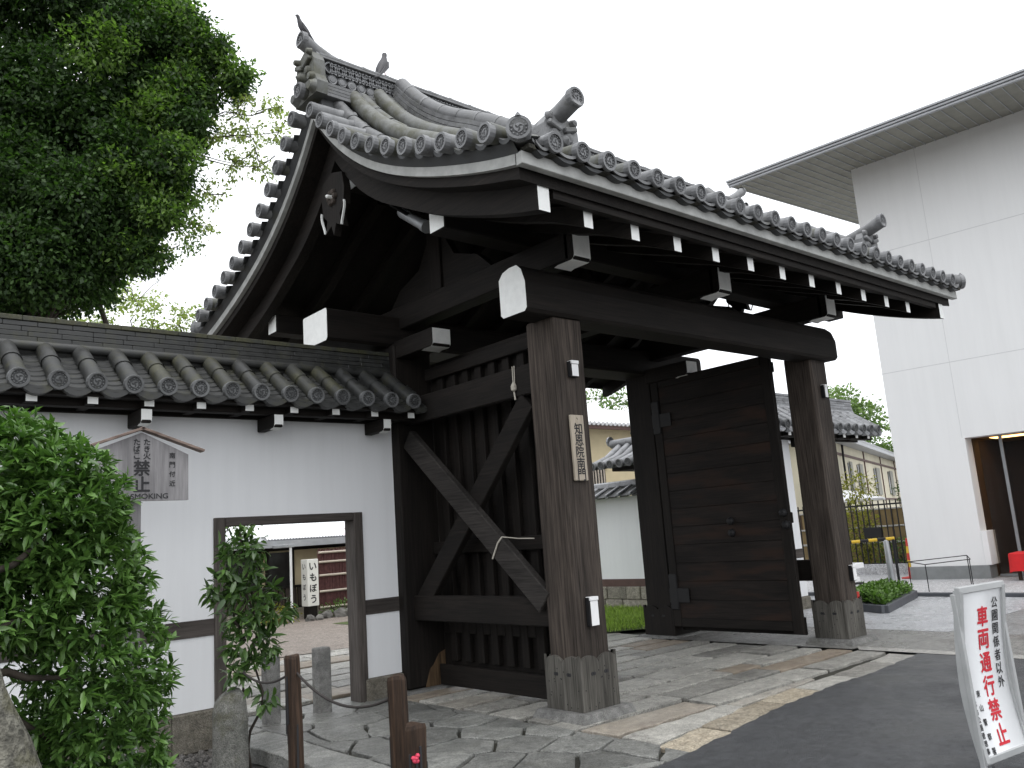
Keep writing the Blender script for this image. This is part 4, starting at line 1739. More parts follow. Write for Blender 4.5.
# side wall beyond the gate, runs away from the viewer
t = thing('plaster_wall', 'white plaster wall on a stone base beyond the gate above the lawn', 'wall', (13.1, 12.5, 0))
mb = MB()
mb.box((13.0, 8.9, .60), (13.35, 18, 2.25), 'plaster')
mb.build('plaster', t)
mb = MB()
mb.box((12.985, 8.9, .45), (13.36, 18, .60), 'band_brown', .004)
mb.build('timber_band', t)
mb = MB()
y = 8.9
for (z0, z1) in ((.20, .45), (0, .195)):
    y = 8.9
    while y < 18:
        l = min(random.uniform(.35, .75), 18 - y)
        mb.box((12.95 + random.uniform(-.015, .015), y + .004, z0 + .003), (13.38, y + l - .004, z1), 'block_stone', .015)
        y += l
mb.build('stone_base', t)
mb = MB()
# coping along y: sloping bars of pale tiles
y = 8.9
while y < 18:
    mb.bar((12.62, y, 2.26), (13.17, y, 2.50), .09, .06, 'far_tile', .02)
    mb.bar((12.64, y + .16, 2.235), (13.17, y + .16, 2.465), .22, .03, 'wall_tile', .005)
    mb.bar((13.72, y, 2.26), (13.17, y, 2.50), .09, .06, 'far_tile', .02)
    y += .32
mb.box((13.07, 8.9, 2.44), (13.27, 18, 2.58), 'far_tile', .03)
mb.build('tiled_coping', t)

# small tiled roof end beside it
t = thing('small_tiled_roof', 'small grey tiled roof end on a post beyond the gate beside the main pillar', 'roof', (12.9, 10.6, 0))
mb = MB()
mb.box((13.02, 10.2, 2.55), (13.25, 10.45, 2.78), 'old_timber_z', .01)
mb.box((12.75, 9.6, 2.76), (13.5, 10.9, 2.86), 'old_timber_x', .01)
mb.build('post', t)
mb = MB()
for k in range(6):
    yy = 10.95 - .24 * k
    mb.tube([(12.25, yy, 2.86), (12.7, yy, 3.02), (13.15, yy, 3.30)], .075, 'far_tile', 9)
    disc(mb, (12.24, yy, 2.86), (-1, 0, -.2), .085)
mb.prism([(12.28, 9.7, 2.84), (12.28, 11.1, 2.84), (13.15, 11.1, 3.25), (13.15, 9.7, 3.25)], (0, 0, -.05), 'wall_tile')
mb.prism([(14.0, 9.7, 2.84), (14.0, 11.1, 2.84), (13.15, 11.1, 3.25), (13.15, 9.7, 3.25)], (0, 0, -.05), 'wall_tile')
mb.tube([(13.15, 9.7, 3.36), (13.15, 11.2, 3.36)], .09, 'far_tile', 10)
mb.lathe((13.15, 11.22, 3.42), (0, 1, 0), [(.11, 0), (.10, .05), (.001, .07)], 'far_tile', 10)
mb.build('tiles', t)
t.location.y += .75

# ================================================================== NOTICE BOARD
t = thing('notice_board', 'grey wooden no-smoking notice board with a little pitched roof before the wall', 'sign', (2.18, 7.2, -.14))
ND = Vector((1, 0, 0))
mb = MB()
pl = [(1.86, 2.10), (2.585, 2.10), (2.585, 2.485), (2.205, 2.665), (1.86, 2.52)]
mb.prism([(x, 7.2, z) for x, z in pl], (0, .035, 0), 'grey_board_z')
mb.build('board', t)
mb = MB()
mb.bar((2.19, 7.20, 2.70), (2.71, 7.20, 2.515), .09, .022, 'grey_board_x', .003)
mb.bar((2.215, 7.20, 2.70), (1.72, 7.20, 2.515), .09, .022, 'grey_board_x', .003)
mb.build('little_roof', t)
mb = MB()
mb.box((2.13, 7.24, -.14), (2.215, 7.31, 2.6), 'grey_board_z', .004)
mb.build('post', t)
mb = MB()
yl = 7.198
column(mb, 'たき火', (2.245, yl, 2.585), (1, 0, 0), (0, 0, 1), .058, .057, 'ink', .0015)
mb.build('lettering', t)
mb = MB()
column(mb, 'たばこ', (2.165, yl, 2.585), (1, 0, 0), (0, 0, 1), .058, .057, 'ink', .0015)
mb.build('lettering', t)
mb = MB()
column(mb, '禁止', (2.205, yl, 2.370), (1, 0, 0), (0, 0, 1), .125, .132, 'ink', .004)
mb.build('lettering', t)
mb = MB()
column(mb, '南門付近', (2.45, yl, 2.475), (1, 0, 0), (0, 0, 1), .048, .078, 'ink', .001)
mb.build('lettering', t)
mb = MB()
glyph(mb, 'NO SMOKING', (2.205, yl, 2.138), (1, 0, 0), (0, 0, 1), .4, 'ink', .001, fit=(.42, .042))
mb.build('lettering', t)

# ================================================================== POSTS AND ROPE
def log_post(x, y, z0, z1, r, label, group=None):
    t = thing('wooden_post', label, 'post', (x, y, z0), group)
    mb = MB()
    n = 14
    lv = [z0 - .05, z0 + .2 * (z1 - z0), z0 + .5 * (z1 - z0), z1 - .02, z1]
    vs = []
    ph = random.uniform(0, 6)
    for i, z in enumerate(lv):
        for k in range(n):
            a = 2 * math.pi * k / n
            rr = r * (1 + .09 * math.sin(3 * a + ph) + .05 * math.sin(7 * a + ph * 2 + z * 3)) * (.9 if i == len(lv) - 1 else 1)
            vs.append((x + math.cos(a) * rr + .01 * math.sin(z * 4 + ph), y + math.sin(a) * rr, z + (.006 * math.sin(a * 2 + ph) if i >= 3 else 0)))
    fs = [(i * n + k, i * n + (k + 1) % n, (i + 1) * n + (k + 1) % n, (i + 1) * n + k) for i in range(len(lv) - 1) for k in range(n)]
    mb.add(vs, fs, 'log_brown', False)
    mb.add(vs[-n:], [tuple(range(n))], 'log_brown')
    for _ in range(5):
        a = random.uniform(0, 6.28)
        h0 = random.uniform(.1, .6)
        mb.bar((x + math.cos(a) * r * .99, y + math.sin(a) * r * .99, z0 + h0 * (z1 - z0)), (x + math.cos(a + .05) * r * .99, y + math.sin(a + .05) * r * .99, z0 + (h0 + .3) * (z1 - z0)), .012, .012, 'ink', upv=(math.cos(a), math.sin(a), 0))
    mb.build('log', t)
    return t


GP = 'wooden posts of the low rope barrier'
log_post(2.74, 5.63, -.14, .90, .052, 'brown log post carrying the rope beside the leafy young shrub', GP)
log_post(2.72, 4.28, -.14, .865, .053, 'brown cracked log post at the end of the rope, before the pillar', GP)
log_post(2.675, 4.06, -.14, .635, .058, 'shorter brown log post without rope, with a pink mark', GP)
mb = MB()
for _ in range(7):
    mb.lathe((2.635 + random.uniform(-.015, .015), 4.005 + random.uniform(-.008, .008), .47 + random.uniform(-.02, .02)), (-.4, -1, 0), [(.001, .010), (.010, .006), (.013, -.006)], 'pink_paint', 6)
tag(mb.build('pink_flower'), 'small pink flower stuck on the shortest log post', 'flower')
def sag(a, b, s_, n=14):
    a, b = Vector(a), Vector(b)
    return [a.lerp(b, i / n) - Vector((0, 0, s_ * 4 * (i / n) * (1 - i / n))) for i in range(n + 1)]
mb = MB()
mb.tube(sag((2.93, 7.02, .70), (2.745, 5.66, .79), .10), .009, 'rope_dark', 6)
mb.tube(sag((2.745, 5.60, .79), (2.72, 4.33, .745), .13), .009, 'rope_dark', 6)
tag(mb.build('barrier_rope'), 'thin dark rope sagging between the log posts', 'rope')


def granite_post(x0, x1, y0, y1, z1, label, mat='granite'):
    mb = MB()
    mb.box((x0, y0, -.02), (x1, y1, z1), mat, .012)
    one(mb, 'granite_post', label, 'post', 'granite bollards before the wicket doorway')
granite_post(3.62, 3.76, 8.0, 8.14, .62, 'square granite bollard in the wicket doorway half hidden by the shrub')
granite_post(4.16, 4.31, 8.0, 8.14, .63, 'square granite bollard in the middle of the wicket doorway')

# rough stone marker under the shrub
mb = MB()
lv = [(-.16, .135, .12), (.1, .13, .115), (.35, .125, .11), (.47, .11, .10), (.52, .07, .07)]
cx, cy = 2.84, 6.98
vs = []
n = 12
for (z, rx, ry) in lv:
    for k in range(n):
        a = 2 * math.pi * k / n + .3
        ca, sa = math.cos(a), math.sin(a)
        q = (abs(ca) ** 4 + abs(sa) ** 4) ** -.25
        e = .012 * mnoise.noise(Vector((ca * 2, sa * 2, z * 5)))
        vs.append((cx + ca * q * (rx + e), cy + sa * q * (ry + e), z + .03 * mnoise.noise(Vector((ca, sa, z))) + (.04 * ca if z > .4 else 0)))
fs = [(i * n + k, i * n + (k + 1) % n, (i + 1) * n + (k + 1) % n, (i + 1) * n + k) for i in range(len(lv) - 1) for k in range(n)]
mb.add(vs, fs, 'mossy_granite', True)
mb.add(vs[-n:], [tuple(range(n))], 'mossy_granite')
one(mb, 'stone_marker', 'rough mossy upright stone at the foot of the leafy young shrub', 'stone')

# ================================================================== NO-ENTRY STAND
t = thing('sign_stand', 'white curved stand sign with red vertical writing on the asphalt', 'sign', (5.45, 2.15, 0.01))
RDIR = Vector((math.sin(rad(98)), math.cos(rad(98)), 0))       # panel width direction
NRM = Vector((RDIR.y, -RDIR.x, 0))                              # panel faces this way
NRM = -NRM if NRM.y > 0 else NRM
A0 = Vector((5.27, 2.165, 0))
W_ = .50
def curve(z):                                                    # concave panel: hollow in the middle
    tt = z / 1.11
    return -.055 * math.sin(math.pi * min(1, max(0, tt * .96 + .02))) ** 1.1 + .05 * max(0, .45 - tt)
def SP(a, z, off=0.0):
    return A0 + RDIR * (a * W_) + NRM * (curve(z) + off) + Vector((0, 0, z))
zs = [.14 + .96 * i / 20 for i in range(21)]
mb = MB()
vs, fs = [], []
for z in zs:
    vs += [SP(.05, z), SP(.95, z), SP(.95, z, -.02), SP(.05, z, -.02)]
for i in range(20):
    a, b = 4 * i, 4 * i + 4
    for j in range(4):
        fs.append((a + j, a + (j + 1) % 4, b + (j + 1) % 4, b + j))
mb.add(vs, fs, 'sign_white', True)
mb.build('panel', t)
mb = MB()
for a in (.0, 1.0):
    for i in range(20):
        p, q = SP(a + (.03 if a == 0 else -.03), zs[i], -.01), SP(a + (.03 if a == 0 else -.03), zs[i + 1], -.01)
        mb.bar(p, q, .032, .045, 'sign_frame', 0, upv=NRM)
mb.bar(SP(0, 1.10, -.008), SP(1, 1.10, -.008), .04, .035, 'sign_frame', .004, upv=NRM)
mb.bar(SP(0, .15, -.008), SP(1, .15, -.008), .04, .035, 'sign_frame', .004, upv=NRM)
mb.build('frame', t)
for a in (.012, .988):
    mb = MB()
    top, bot = SP(a, 1.08, -.035), SP(a, .02, 0)
    bot = A0 + RDIR * (a * W_) + NRM * -.02 + Vector((0, 0, .012))
    mb.bar(top, bot, .026, .03, 'sign_frame', .003, upv=NRM)
    mb.bar(bot + Vector((0, 0, .012)), bot + NRM * .34 + Vector((0, 0, .012)), .026, .024, 'sign_frame', .003)
    mb.build('leg', t)
mb = MB()
def col_on_panel(txt, a, z0, pitch_, size, mat, bold, sx=1.0):
    for k, ch in enumerate(txt):
        z = z0 - pitch_ * k
        if ch == ' ':
            continue
        upv = (SP(a, z + .02) - SP(a, z - .02)).normalized()
        glyph(mb, ch, SP(a, z, .0025), RDIR, upv, size, mat, bold, sx)
col_on_panel('車両通行禁止', .50, .93, .134, .115, 'red_ink', .0035, 1.0)
mb.build('lettering', t)
mb = MB()
col_on_panel('公園関係者以外', .78, 1.00, .078, .066, 'ink', .001)
mb.build('lettering', t)
mb = MB()
col_on_panel('東山警察署', .235, .50, .078, .038, 'ink', .0006)
mb.build('lettering', t)
mb = MB()
col_on_panel('京都市公園管理事務所', .12, .49, .042, .034, 'ink', .0006)
mb.build('lettering', t)

# ================================================================== PLANTS NEAR THE CAMERA
sh = thing('osmanthus_bush', 'big dense dark green bush with glossy leaves in front of the wall', 'bush', (.62, 4.45, -.14))
mb = MB()
mb.tube([(.82, 4.06, -.2), (.78, 4.06, .4), (.74, 4.06, .70), (.70, 4.06, .90), (.63, 4.08, 1.12), (.58, 4.12, 1.4), (.52, 4.3, 1.6)], [.28, .20, .155, .125, .10, .09, .06], 'lichen_bark', 16)
mb.build('trunk', sh)
mb = MB()
for tx, ty, tz in ((.95, 4.3, 1.45), (1.1, 4.4, 1.1), (.8, 4.6, 1.9), (.5, 4.7, 2.2), (1.0, 4.5, .8), (.2, 4.8, 1.8), (.9, 4.25, 1.75)):
    limb(mb, (.56, 4.2, random.uniform(1.2, 1.5)), (tx, ty, tz), .028, .007, 'bark', .5, 6)
mb.build('branch', sh)
P_, Q_ = [], []
for (c, r, n) in (((.60, 4.62, 1.86), (.52, .50, .50), 640), ((.92, 4.50, 1.55), (.36, .40, .42), 330), ((1.06, 4.50, 1.12), (.34, .38, .42), 330),
                  ((1.04, 4.55, .72), (.36, .40, .40), 320), ((.78, 4.66, .52), (.40, .36, .40), 240), ((.30, 4.95, 1.55), (.46, .40, .60), 300), ((1.12, 4.55, .35), (.34, .40, .30), 200), ((.62, 4.45, 1.42), (.36, .32, .28), 180), ((.86, 4.38, 1.86), (.30, .34, .34), 240), ((.55, 4.55, 2.12), (.36, .36, .26), 220)):
    p, q = ell_points(c, r, int(n * 1.55), .60)
    P_.append(p); Q_.append(q)
P_, Q_ = np.concatenate(P_) * np.array([1.02, 1, 1]) + np.array([.095, 0, 0]), np.concatenate(Q_)
kp = ~((P_[:, 0] < 1.02 - .2 * (P_[:, 2] - .7)) & (P_[:, 1] < 4.42) & (P_[:, 2] < 1.30))
P_, Q_ = P_[kp], Q_[kp]
B, D = rosettes(P_, Q_ * .8 + np.array([-.10, -.15, .42]), 7, 1.05)
L = rng.uniform(.045, .080, len(B))
leaf_mesh('foliage', B, D, L, L * .36, 'osmanthus_leaf', sh, fold=.16, roll_=.5)

# young shrub beside the doorway
sh = thing('young_shrub', 'slender leafy shrub by the left jamb of the wicket doorway', 'shrub', (3.03, 7.10, -.14))
mb = MB()
for (a, b) in (((3.02, 7.1, -.14), (3.0, 7.02, 1.3)), ((3.05, 7.08, -.14), (3.06, 6.95, .95)), ((3.0, 7.02, 1.2), (2.94, 6.98, 1.8)), ((3.0, 7.05, .75), (3.2, 6.9, 1.15)), ((3.0, 7.05, .9), (2.78, 7.05, 1.3))):
    limb(mb, a, b, .016, .006, 'bark', .5, 6)
mb.build('stem', sh)
P_, Q_ = [], []
for (c, r, n) in (((2.96, 6.98, 1.60), (.20, .18, .24), 70), ((2.98, 6.98, 1.25), (.28, .22, .26), 120), ((3.02, 6.98, .92), (.22, .20, .20), 70), ((2.76, 7.05, 1.38), (.10, .1, .08), 14), ((3.22, 6.9, 1.12), (.14, .12, .12), 28), ((3.0, 7.0, .66), (.18, .15, .12), 28), ((3.12, 6.98, .42), (.10, .10, .06), 10)):
    p, q = ell_points(c, r, n, .3)
    P_.append(p); Q_.append(q)
P_, Q_ = np.concatenate(P_), np.concatenate(Q_)
B, D = rosettes(P_, Q_ + np.array([0, 0, .15]), 6, 1.15)
kp = rng.random(len(B)) < .55
B, D = B[kp], D[kp]
L = rng.uniform(.08, .14, len(B))
leaf_mesh('foliage', B, D - np.array([0, 0, .22]), L, L * .36, 'shrub_leaf', sh, fold=.14, roll_=.6)

# ================================================================== TREES
def tree(name, label, base, crowns, leaf, n_per, L, trunk_r, mat, group=None, cat='tree', leafw=.55, shell=.35, branches=True, droop=0.3, top=None):
    t = thing(name, label, cat, base, group)
    mb = MB()
    cc = np.mean([c[0] for c in crowns], axis=0)
    tip_only = top is not None
    top = top or (cc[0], cc[1], cc[2] - .2)
    tp = limb(mb, (base[0], base[1], base[2] - .2), top, trunk_r, trunk_r * .35, 'bark', .4, 10, 8)
    for (c, r) in crowns:
        s_ = tp[-1] if tip_only else tp[random.randint(3, 7)]
        limb(mb, s_, c, trunk_r * .24, trunk_r * .08, 'bark', .35, 6)
        if branches:
            for _ in range(4):
                d = Vector((random.uniform(-1, 1) * r[0], random.uniform(-1, 1) * r[1], random.uniform(-.6, .9) * r[2]))
                limb(mb, c, Vector(c) + d * .85, trunk_r * .09, .01, 'bark', .45, 5, 5)
    mb.build('trunk', t)
    Ps, Ds = [], []
    for (c, r) in crowns:
        vol = r[0] * r[1] * r[2]
        n = int(n_per * vol ** .72)
        # leaf clumps on twig ends
        k = max(4, n // 14)
        p, q = ell_points(c, r, k, shell)
        p = np.repeat(p, 14, axis=0)
        q = np.repeat(q, 14, axis=0)
        sp = .10 * (r[0] + r[2]) / 2 + L * .8
        p = p + rng.normal(0, sp * .6, p.shape) * np.array([1, 1, .6])
        d = q * .5 + rng.normal(0, .6, p.shape) + np.array([0, 0, -droop])
        Ps.append(p); Ds.append(d)
    Ps, Ds = np.concatenate(Ps), np.concatenate(Ds)
    LL = rng.uniform(.65, 1.25, len(Ps)) * L
    leaf_mesh('crown', Ps, Ds, LL, LL * leafw, mat, t, simple=True, roll_=.9)
    return t


BC = [((3.0, 14.6, 9.0), (1.5, 1.5, 1.3)), ((1.6, 15.4, 9.6), (1.7, 1.6, 1.5)), ((4.0, 13.6, 10.2), (.95, 1.0, .75)), ((4.4, 13.3, 9.25), (.62, .7, .6)), ((4.15, 13.8, 8.0), (.75, .8, .6)),
      ((3.7, 14.3, 6.9), (.75, .8, .65)), ((2.6, 15.1, 7.0), (1.2, 1.1, 1.1)), ((1.2, 15.8, 7.4), (1.4, 1.3, 1.2)), ((3.0, 14.2, 11.2), (1.4, 1.4, 1.0)), ((1.0, 15.0, 11.4), (1.6, 1.5, 1.2)), ((2.6, 15.2, 5.9), (.9, .9, .7)), ((3.5, 14.4, 6.1), (.45, .5, .35)), ((1.3, 16.0, 5.8), (1.2, 1.0, .8)), ((4.55, 13.3, 9.7), (.5, .5, .35)), ((-.3, 16, 8.6), (1.6, 1.5, 1.8)), ((2.2, 14.9, 8.0), (1.3, 1.2, 1.1)), ((3.9, 13.9, 8.8), (.9, .9, .8)), ((4.6, 13.1, 10.0), (.5, .6, .6)), ((3.3, 14.6, 7.8), (.9, .9, .9)), ((1.9, 15.4, 6.4), (1.2, 1.0, .9)), ((4.3, 13.5, 10.9), (.5, .6, .5)), ((.6, 15.6, 6.6), (1.3, 1.2, .9)), ((5.0, 12.9, 9.95), (.42, .5, .38)), ((5.35, 12.65, 9.5), (.30, .4, .26)), ((4.9, 13.0, 9.3), (.34, .4, .3)), ((4.75, 13.2, 8.5), (.30, .3, .26)), ((4.55, 13.4, 7.6), (.36, .4, .3)), ((4.2, 13.8, 7.1), (.4, .4, .3)), ((4.7, 13.0, 10.6), (.36, .4, .3)), ((2.6, 13.6, 6.2), (1.0, .7, .8)), ((1.6, 14.0, 6.0), (1.1, .8, .9)), ((3.1, 13.3, 7.2), (.8, .6, .7)), ((2.0, 13.8, 7.4), (1.0, .7, .9)), ((3.7, 13.2, 8.0), (.6, .5, .6)), ((.6, 14.4, 7.0), (1.1, .9, 1.1)), ((3.6, 13.4, 6.5), (.5, .5, .4)), ((4.25, 12.7, 7.8), (.42, .4, .4)), ((4.05, 12.9, 7.0), (.42, .4, .36)), ((3.95, 13.1, 6.3), (.42, .4, .3)), ((4.5, 12.7, 8.6), (.4, .4, .36)), ((3.2, 13.8, 6.0), (.7, .6, .5)), ((4.55, 12.8, 9.2), (.4, .4, .4))]
big_tree = tree('broadleaf_tree', 'tall dense dark green tree filling the upper left behind the wall', (1.0, 16.0, 0), BC, None, 12500, .092, .22, 'tree_leaf', shell=.25)
SP_, SQ_ = [], []
for (c, r, n) in (((4.4, 13.0, 10.5), (.5, .5, .5), 1500), ((4.85, 12.8, 10.0), (.5, .5, .4), 1500), ((5.3, 12.55, 9.55), (.34, .4, .3), 800), ((4.5, 12.9, 9.2), (.5, .5, .45), 1300), ((4.1, 12.9, 8.6), (.5, .5, .45), 1300), ((4.35, 12.6, 7.9), (.42, .4, .42), 1000), ((3.7, 13.0, 7.6), (.5, .5, .4), 900), ((4.1, 12.8, 7.0), (.45, .4, .36), 900), ((3.9, 13.1, 6.3), (.45, .4, .3), 500), ((3.3, 13.0, 9.6), (.6, .5, .5), 1000), ((4.55, 12.9, 7.3), (.35, .35, .3), 300), ((4.65, 12.9, 6.7), (.35, .35, .3), 220)):
    k = n // 12
    p, q = ell_points(c, r, k, .25)
    p, q = np.repeat(p, 12, axis=0), np.repeat(q, 12, axis=0)
    SP_.append(p + rng.normal(0, .085, p.shape) * np.array([1, 1, .6])); SQ_.append(q * .5 + rng.normal(0, .6, q.shape))
SP_, SQ_ = np.concatenate(SP_), np.concatenate(SQ_)
LL = rng.uniform(.06, .11, len(SP_))
leaf_mesh('lit_foliage', SP_, SQ_, LL, LL * .5, 'lit_leaf', big_tree, simple=True, roll_=.9)  # outer right crown, brightness of lit leaves put into their colour
tree('slender_tree', 'thin pale leafy branches reaching from the big tree towards the gate roof', (3.4, 14.6, 0), [((5.35, 12.6, 8.95), (.26, .3, .36)), ((5.15, 12.75, 8.55), (.40, .34, .3)), ((5.50, 12.4, 8.45), (.26, .3, .40)), ((4.75, 13.1, 7.0), (.42, .35, .30)), ((4.4, 13.6, 6.6), (.45, .4, .30)), ((4.75, 13.2, 8.25), (.36, .3, .3)), ((5.3, 12.6, 8.0), (.3, .3, .4)), ((5.0, 12.9, 7.5), (.3, .3, .3)), ((5.75, 12.2, 8.95), (.28, .3, .24)), ((5.85, 12.1, 8.5), (.22, .3, .34)), ((5.6, 12.3, 7.9), (.22, .3, .3))], None, 3300, .072, .075, 'pale_leaf', shell=.1, top=(3.7, 13.9, 8.5))
tree('feathery_tree', 'pale feathery tree behind the wall, beside the big dark tree', (7.0, 27, 0), [((6.9, 27.3, 9.0), (1.2, 1.0, 1.0)), ((7.9, 26.4, 9.6), (1.0, .9, .9)), ((7.2, 27, 7.8), (1.6, 1.2, 1.0)), ((8.3, 26.2, 8.7), (.8, .8, .8))], None, 750, .13, .14, 'pale_leaf', 'pale trees far behind the wall', shell=.1)
tree('feathery_tree', 'pale yellow-green tree behind the wall, next to the gate roof edge', (9.4, 25.5, 0), [((8.9, 25.6, 8.8), (.8, .8, 1.0)), ((9.8, 24.9, 8.8), (.8, .8, .9)), ((9.2, 25.3, 7.6), (1.3, 1.0, .9))], None, 900, .13, .14, 'pale_leaf', 'pale trees far behind the wall', shell=.15)
GB = 'trees behind the buildings on the right'
tree('hill_tree', 'pale green round tree above the tiled roof right of the far pillar', (43, 22, 0), [((42.6, 22.2, 7.0), (1.4, 1.4, 1.4)), ((43.4, 21.2, 6.4), (1.2, 1.2, 1.2)), ((42.2, 22.8, 5.6), (1.8, 1.6, 1.5)), ((41.8, 23.0, 7.2), (1.3, 1.3, 1.3))], None, 900, .22, .25, 'mid_leaf', GB, shell=.45)
tree('hill_tree', 'low green tree between the beige building and the tall white one', (46, 22.0, 0), [((45.2, 22.2, 4.6), (1.4, 1.4, 1.2)), ((46.5, 20.8, 4.6), (1.5, 1.3, 1.0)), ((47.5, 20.0, 4.2), (1.3, 1.3, .9))], None, 900, .22, .25, 'mid_leaf', GB, shell=.45)
tree('garden_tree', 'light green tree above the beige house seen through the gate', (22.5, 21.0, 0), [((22.3, 20.6, 6.3), (.9, .8, .8)), ((23.2, 20.2, 6.1), (.9, .8, .9)), ((22.7, 20.4, 5.4), (1.4, 1.0, .7))], None, 380, .16, .10, 'mid_leaf', shell=.1)
tree('garden_tree', 'green bush like tree behind the leafy shrub through the wicket doorway', (7.0, 19.5, 0), [((6.9, 19.2, 1.9), (.9, .7, .6)), ((7.7, 18.9, 2.3), (.7, .6, .5)), ((8.2, 21.5, 2.6), (1.2, .6, .45))], None, 1500, .10, .08, 'hedge_leaf', shell=.4)

# ================================================================== MODERN WHITE BUILDING
bd = thing('modern_building', 'tall plain white modern building with deep grey eaves on the right', 'building', (18.7, 8.59, 0))
dB = Vector((-.098, .995, 0)).normalized()          # along the face, away from the viewer
nB = Vector((.995, .098, 0)).normalized()           # into the building
C0 = Vector((18.7, 8.59, 0))
def BP(s_, o_, z):
    return C0 - dB * s_ + nB * o_ + Vector((0, 0, z))
RB = Matrix((nB, dB, Vector((0, 0, 1)))).transposed()
def bbox(mb, s0, s1, o0, o1, z0, z1, mat, bev=0.0):
    mb.obox(BP((s0 + s1) / 2, (o0 + o1) / 2, (z0 + z1) / 2), (abs(o1 - o0), abs(s1 - s0), abs(z1 - z0)), mat, bev, RB)
mb = MB()
bbox(mb, 0, 1.48, 0, .45, .34, 9.75, 'modern_white')
bbox(mb, 1.48, 14, 0, .45, 2.98, 9.75, 'modern_white')
bbox(mb, 0, .3, .45, 12, .3, 9.75, 'modern_white')
bbox(mb, 5.5, 14, 0, .45, .34, 2.98, 'modern_white')
mb.build('wall', bd)
mb = MB()
for z in (4.63, 7.41):
    bbox(mb, -.001, 14, -.0015, .01, z - .009, z + .009, 'joint_light')
for s_ in (1.43, 4.3):
    bbox(mb, s_ - .005, s_ + .005, -.002, .01, 2.99, 9.7, 'joint_light')
mb.build('panel_joint', bd)
mb = MB()
bbox(mb, -.03, 1.55, -.03, .5, 0, .338, 'foundation_grey', .006)
bbox(mb, 5.5, 14, -.03, .5, 0, .338, 'foundation_grey', .006)
mb.build('foundation', bd)
mb = MB()
bbox(mb, 1.482, 1.60, -.02, .6, .34, 1.03, 'modern_white', .006)
mb.build('low_pier', bd)
# roof with boarded soffit
mb = MB()
def soff(s_, o_):
    return 9.45 + (o_ + 2.0) * .10
pts = [BP(-2.1, -2.0, 9.36), BP(14, -2.0, 9.36), BP(14, 8, 10.5), BP(-2.1, 8, 10.5)]
mb.prism(pts, (0, 0, .14), 'soffit_board', side='fascia_grey')
s_ = -2.05
while s_ < 14:
    a, b = BP(s_, -1.98, 9.352), BP(s_, 7.9, 10.478)
    mb.bar(a, b, .012, .02, 'fascia_grey')
    s_ += .22
mb.build('roof', bd)
mb = MB()
for k in range(3):
    bbox(mb, -2.13 - .01 * k, 14, -2.05 - .03 * k, -1.98, 9.35 + .055 * k, 9.395 + .055 * k, 'fascia_grey', .006)
mb.build('fascia', bd)
# entrance
mb = MB()
bbox(mb, 1.4, 6.0, 3.2, 3.3, 0, 3.4, 'interior_brown')
bbox(mb, 1.3, 1.48, .5, 3.3, 0, 3.2, 'interior_brown')
bbox(mb, 5.5, 5.6, .5, 3.3, 0, 3.2, 'interior_brown')
bbox(mb, 1.4, 5.6, .46, 3.3, 3.0, 3.1, 'interior_ceiling')
bbox(mb, 1.4, 5.6, .46, 3.3, .02, .075, 'foundation_grey')
mb.build('entrance_hall', bd)
mb = MB()
bbox(mb, 1.70, 5.4, 1.0, 1.5, 2.985, 2.995, 'lamp_glow')
mb.build('ceiling_light', bd)
mb = MB()
bbox(mb, 2.02, 2.08, .36, .42, .075, 2.97, 'grey_metal', .004)
bbox(mb, 3.6, 3.66, .36, .42, .075, 2.97, 'grey_metal', .004)
bbox(mb, 1.62, 5.5, .36, .42, .08, .13, 'grey_metal', .004)
dg = mb.build('door_frame', bd)
mb = MB()
bbox(mb, 2.08, 3.6, .385, .395, .13, 2.9, 'tinted_glass')
bbox(mb, 1.62, 2.02, .385, .395, .13, 2.9, 'tinted_glass')
mb.build('door_glass', dg)
# red cloth table
t = thing('low_table', 'low table under a bright red cloth at the white building entrance', 'table', tuple(BP(2.35, -.35, .075)))
mb = MB()
bbox(mb, 2.10, 3.1, -.75, -.05, .56, .60, 'red_cloth', .015)
vs, fs = [], []
ring = []
for k in range(48):
    u = k / 48 * 4
    e, f_ = int(u), u - int(u)
    a = [(2.10, -.75), (3.1, -.75), (3.1, -.05), (2.10, -.05)]
    p, q = a[e % 4], a[(e + 1) % 4]
    ring.append((p[0] + (q[0] - p[0]) * f_, p[1] + (q[1] - p[1]) * f_))
for i, (s_, o_) in enumerate(ring):
    w1 = 1 + .03 * math.sin(i * 1.7)
    cs, co_ = 2.6, -.4
    vs.append(BP(s_, o_, .585))
    vs.append(BP(cs + (s_ - cs) * (1.02 + .04 * math.sin(i * 1.9)), co_ + (o_ - co_) * (1.06 + .06 * math.sin(i * 1.9)), .24 + .02 * math.sin(i * .9)))
n = len(ring)
fs = [(2 * i, 2 * ((i + 1) % n), 2 * ((i + 1) % n) + 1, 2 * i + 1) for i in range(n)]
mb.add(vs, fs, 'red_cloth', True)
mb.build('cloth', t)
for (s_, o_) in ((2.22, -.62), (2.95, -.62), (2.22, -.18), (2.95, -.18)):
    mb = MB()
    bbox(mb, s_ - .03, s_ + .03, o_ - .03, o_ + .03, .075, .56, 'log_brown', .004)
    mb.build('leg', t)
# potted greenery inside entrance
t = thing('potted_plant', 'yellow-green plant in a pot behind the red table', 'plant', tuple(BP(2.75, .15, .075)))
mb = MB()
mb.lathe(BP(2.75, .15, .075), (0, 0, 1), [(.10, 0), (.15, .35), (.16, .36), (.12, .36)], 'interior_brown', 14)
mb.build('pot', t)
c = BP(2.75, .15, .85)
p, q = ell_points(tuple(c), (.25, .25, .35), 160, .2)
leaf_mesh('foliage', p, q + np.array([0, 0, .5]), rng.uniform(.10, .2, 160), .03, 'yellow_leaf', t, simple=True)

